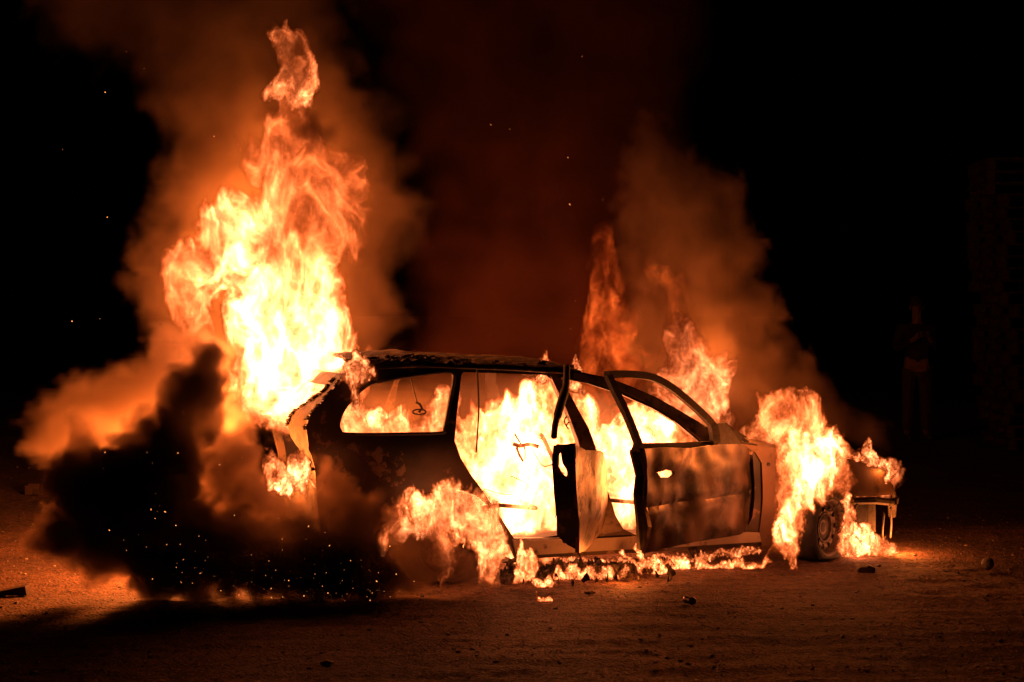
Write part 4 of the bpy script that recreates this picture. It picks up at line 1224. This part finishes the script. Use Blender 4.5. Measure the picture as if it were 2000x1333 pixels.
smoke('smoke', [(640, 870), (660, 780), (720, 735), (880, 722), (1100, 726), (1240, 765), (1380, 850), (1440, 890), (1300, 960), (900, 960)],
      10.45, 0.50, 0.045, 0.3, 1.1, SM, 0.3, 0.6, 600, 0.1, 0.5)
smoke('smoke', [(48, 860), (64, 790), (120, 735), (190, 724), (270, 700), (312, 632), (390, 640), (440, 690), (460, 760), (486, 820), (440, 860), (300, 880), (130, 895), (64, 890)],
      9.9, 0.45, 0.03, 0.26, 6.0, SM, 0.75, 0.4, 620, 0.2, 0.5)
smoke('smoke', [(92, 1090), (84, 1060), (104, 990), (96, 920), (140, 870), (220, 850), (290, 815), (310, 745), (346, 700), (400, 690), (436, 712), (448, 770), (420, 850), (400, 930), (440, 985), (540, 1010), (640, 1020), (700, 1004), (744, 1006), (752, 1040), (770, 1080), (780, 1140), (760, 1172), (640, 1180), (400, 1180), (270, 1170), (240, 1128), (220, 1112), (206, 1138), (182, 1126), (150, 1104)],
      8.85, 0.46, 0.022, 0.24, 16.0, (0.20, 0.13, 0.09), 0.9, 0.26, 660, 0.25, 0.6)
smoke('smoke', [(744, 1000), (790, 1024), (850, 1030), (864, 1060), (930, 1080), (946, 1120), (940, 1150), (860, 1158), (780, 1170), (740, 1160)], 9.0, 0.10, 0.018, 0.14, 13.0, (0.30, 0.2, 0.14), 0.6, 0.5, 690, 0.2, 0.5)

smoke('smoke', [(585, 215), (640, 222), (672, 246), (664, 282), (630, 300), (590, 292), (566, 262)], 9.55, 0.14, 0.02, 0.12, 7.0, (0.12, 0.07, 0.05), 0.7, 0.7, 720, 0.1, 0.6)
smoke('smoke', [(500, 205), (545, 200), (560, 230), (530, 246), (500, 240)], 9.6, 0.10, 0.02, 0.10, 5.0, (0.12, 0.07, 0.05), 0.7, 0.8, 730, 0.1, 0.6)
smoke('smoke', [(376, 940), (388, 880), (420, 846), (470, 838), (504, 866), (518, 920), (548, 962), (600, 978), (612, 925), (632, 898), (664, 930), (700, 948), (742, 978), (730, 1020), (640, 1040), (500, 1020), (400, 1000)],
      9.02, 0.26, 0.018, 0.17, 10.0, (0.26, 0.17, 0.12), 0.95, 0.3, 740, 0.3, 0.6)

# --- sparks
bm = bmesh.new()
bmesh.ops.create_icosphere(bm, subdivisions=1, radius=1.0)
M_SPARK = bpy.data.materials.new('glowing_ember'); M_SPARK.use_nodes = True
nt = M_SPARK.node_tree; nt.nodes.clear()
e_, o_ = nt.nodes.new('ShaderNodeEmission'), nt.nodes.new('ShaderNodeOutputMaterial')
e_.inputs[0].default_value = (1.0, 0.32, 0.08, 1); oi_, mr_ = nt.nodes.new('ShaderNodeObjectInfo'), nt.nodes.new('ShaderNodeMapRange')
mr_.inputs[3].default_value = 0.15; mr_.inputs[4].default_value = 4.0
pw_ = nt.nodes.new('ShaderNodeMath'); pw_.operation = 'POWER'; pw_.inputs[1].default_value = 2.5
nt.links.new(oi_.outputs['Random'], pw_.inputs[0]); nt.links.new(pw_.outputs[0], mr_.inputs[0]); nt.links.new(mr_.outputs[0], e_.inputs[1])
nt.links.new(e_.outputs[0], o_.inputs['Surface'])
M_SPARK.cycles.emission_sampling = 'NONE'
spark = link_bm('spark', bm, M_SPARK)
rs_ = random.Random(77)
first = True


def put_spark(px, py, Y, r, label, group):
    global first
    o = spark if first else spark.copy()
    if not first: C.objects.link(o)
    first = False
    q = W(px, py, Y)
    if q.z < 0.012: q = ground_at(px, py); q.z = 0.012
    o.location = q
    o.scale = (r, r, r * rs_.choice([1, 1, 1.2, 2.4]))
    o.rotation_euler = (0, rs_.uniform(-1.2, 1.2), 0)
    tag(o, label, 'spark', group)


for k in range(170):
    if rs_.random() < 0.85:
        t = rs_.random()
        px = 290 + 500 * t + rs_.gauss(0, 30)
        py = 1178 - rs_.expovariate(1 / 38.0) * (1.3 - 0.9 * t) * 1.6 - 14 * abs(rs_.gauss(0, 1))
    else:
        px, py = rs_.uniform(190, 640), rs_.uniform(840, 1150)
    put_spark(px, min(py, 1185), rs_.uniform(8.15, 8.28), 0.0010 + 0.0019 * rs_.random() ** 3, 'tiny glowing spark drifting low before the black smoke cloud', 'sparks before the black smoke')
for k in range(34):
    px, py = rs_.uniform(90, 1300), rs_.uniform(20, 700)
    put_spark(px, py, rs_.uniform(9.0, 9.5), 0.0016 + 0.0018 * rs_.random() ** 2, 'tiny glowing spark high in the night air above the car', 'sparks in the air above the car')

# --- the onlooker in the dark at the right
D_ = 19.5
person = empty('person', ground_at(1790, 598 + EYE * F / D_))
tag(person, 'person standing far back in the dark at the right, hands raised with a phone', 'person')
def cloth_mat(name, c):
    return burnt(name, tuple(0.8 * v for v in c), c, tuple(0.6 * v for v in c), 9.0, 0.85, 0.0, 0.2)
M_SKIN = cloth_mat('skin', (0.22, 0.13, 0.10)); M_JACKET = cloth_mat('jacket_cloth', (0.016, 0.015, 0.018)); M_TROUSERS = cloth_mat('trouser_cloth', (0.05, 0.035, 0.028)); M_HAIR = cloth_mat('hair', (0.03, 0.022, 0.018))


def skinned(name, verts, edges, radii, mat, root=0, levels=2, parent=None):
    me = bpy.data.meshes.new(name)
    me.from_pydata(verts, edges, [])
    o = bpy.data.objects.new(name, me); C.objects.link(o); o.parent = parent
    o.modifiers.new('skin', 'SKIN')
    if not me.skin_vertices: me.attributes.new('skin', 'SKIN', 'POINT') if False else None
    sv = me.skin_vertices[0].data if me.skin_vertices else None
    if sv is None:
        bm = bmesh.new(); bm.from_mesh(me); bm.verts.layers.skin.verify(); bm.to_mesh(me); bm.free()
        sv = me.skin_vertices[0].data
    for k, r in enumerate(radii):
        sv[k].radius = (r, r) if not isinstance(r, tuple) else r
        sv[k].use_root = (k == root)
    sb = o.modifiers.new('sub', 'SUBSURF'); sb.levels = sb.render_levels = levels
    me.materials.append(mat)
    return o


bv = [(0, 0, 0.95), (0, 0, 1.15), (0, 0.01, 1.36), (0, 0, 1.48), (0, -0.01, 1.56), (0, -0.02, 1.66), (0, -0.02, 1.74)]
br = [(0.15, 0.11), (0.13, 0.10), (0.16, 0.11), 0.055, 0.055, (0.075, 0.095), (0.06, 0.075)]
be = [(0, 1), (1, 2), (2, 3), (3, 4), (4, 5), (5, 6)]
for s_ in (-1, 1):
    b_ = len(bv)
    bv += [(s_ * 0.19, 0.01, 1.42), (s_ * 0.27, -0.03, 1.15), (s_ * 0.10, -0.27, 1.28), (s_ * 0.07, -0.33, 1.33)]
    br += [0.06, 0.045, 0.034, 0.03]
    be += [(2, b_), (b_, b_ + 1), (b_ + 1, b_ + 2), (b_ + 2, b_ + 3)]
    for k in range(4):
        c_ = len(bv)
        bv += [(s_ * 0.065 - s_ * 0.008 * k, -0.352, 1.365 - 0.016 * k), (s_ * 0.035 - s_ * 0.004 * k, -0.372, 1.372 - 0.017 * k)]
        br += [0.010, 0.008]
        be += [(b_ + 3, c_), (c_, c_ + 1)]
    c_ = len(bv)
    bv += [(s_ * 0.06, -0.315, 1.375)]; br += [0.011]; be += [(b_ + 3, c_)]
    l_ = len(bv)
    bv += [(s_ * 0.10, 0, 0.88), (s_ * 0.11, -0.01, 0.50), (s_ * 0.12, 0.02, 0.09), (s_ * 0.13, -0.12, 0.04)]
    br += [0.09, 0.06, 0.042, 0.035]
    be += [(0, l_), (l_, l_ + 1), (l_ + 1, l_ + 2), (l_ + 2, l_ + 3)]
skinned('body', bv, be, br, M_SKIN, 0, 1, person)
jv = [(0, 0, 0.92), (0, 0, 1.15), (0, 0.01, 1.38), (0, 0, 1.47)]; jr = [(0.175, 0.135), (0.155, 0.125), (0.18, 0.13), 0.08]; je = [(0, 1), (1, 2), (2, 3)]
for s_ in (-1, 1):
    b_ = len(jv); jv += [(s_ * 0.195, 0.01, 1.42), (s_ * 0.275, -0.03, 1.15), (s_ * 0.12, -0.25, 1.265)]; jr += [0.078, 0.062, 0.05]; je += [(2, b_), (b_, b_ + 1), (b_ + 1, b_ + 2)]
skinned('jacket', jv, je, jr, M_JACKET, 0, 1, person)
tv = [(0, 0, 0.97)]; tr_ = [(0.16, 0.125)]; te = []
for s_ in (-1, 1):
    b_ = len(tv); tv += [(s_ * 0.10, 0, 0.86), (s_ * 0.11, -0.01, 0.50), (s_ * 0.12, 0.015, 0.10)]; tr_ += [0.105, 0.08, 0.068]; te += [(0, b_), (b_, b_ + 1), (b_ + 1, b_ + 2)]
skinned('trousers', tv, te, tr_, M_TROUSERS, 0, 1, person)
for s_ in (-1, 1):
    skinned('shoe', [(s_ * 0.12, 0.04, 0.05), (s_ * 0.125, -0.06, 0.045), (s_ * 0.13, -0.16, 0.035)], [(0, 1), (1, 2)], [0.05, 0.048, 0.036], M_CHAR, 0, 1, person)
V, fs = lump(1.0, 9, (0.088, 0.105, 0.075), 0.12, 3)
ob = link_mesh('hair', V + np.array([0, 0.012, 1.755]), fs, M_HAIR, person)
mb = MB()
mb.add([(-0.012, -0.105, 1.66), (0.012, -0.105, 1.66), (0, -0.135, 1.655), (0, -0.105, 1.70)], [(0, 1, 2), (0, 2, 3), (1, 3, 2), (0, 3, 1)])
mb.build('nose', M_SKIN, person)
for s_ in (-1, 1):
    V, fs = lump(0.013, 3, (1, 0.6, 0.7), 0.02, 1); link_mesh('eye', V + np.array([s_ * 0.03, -0.108, 1.69]), fs, M_CHAR, person)
    V, fs = lump(0.03, 4, (0.35, 0.7, 1), 0.05, 2); link_mesh('ear', V + np.array([s_ * 0.082, -0.015, 1.68]), fs, M_SKIN, person)
mb = MB(); mb.tube([(-0.025, -0.108, 1.622), (0, -0.114, 1.620), (0.025, -0.108, 1.622)], 0.006, 6); mb.build('mouth', M_CHAR, person)
mb = MB(); mb.box((0, 0, 0), (0.145, 0.009, 0.072)); mb.box((0.05, -0.006, 0.018), (0.022, 0.004, 0.022))
ph = mb.build('phone', M_CHAR); ph.location = person.location + Vector((0, -0.362, 1.352))
tag(ph, 'dark phone held up by the person in the background', 'phone')
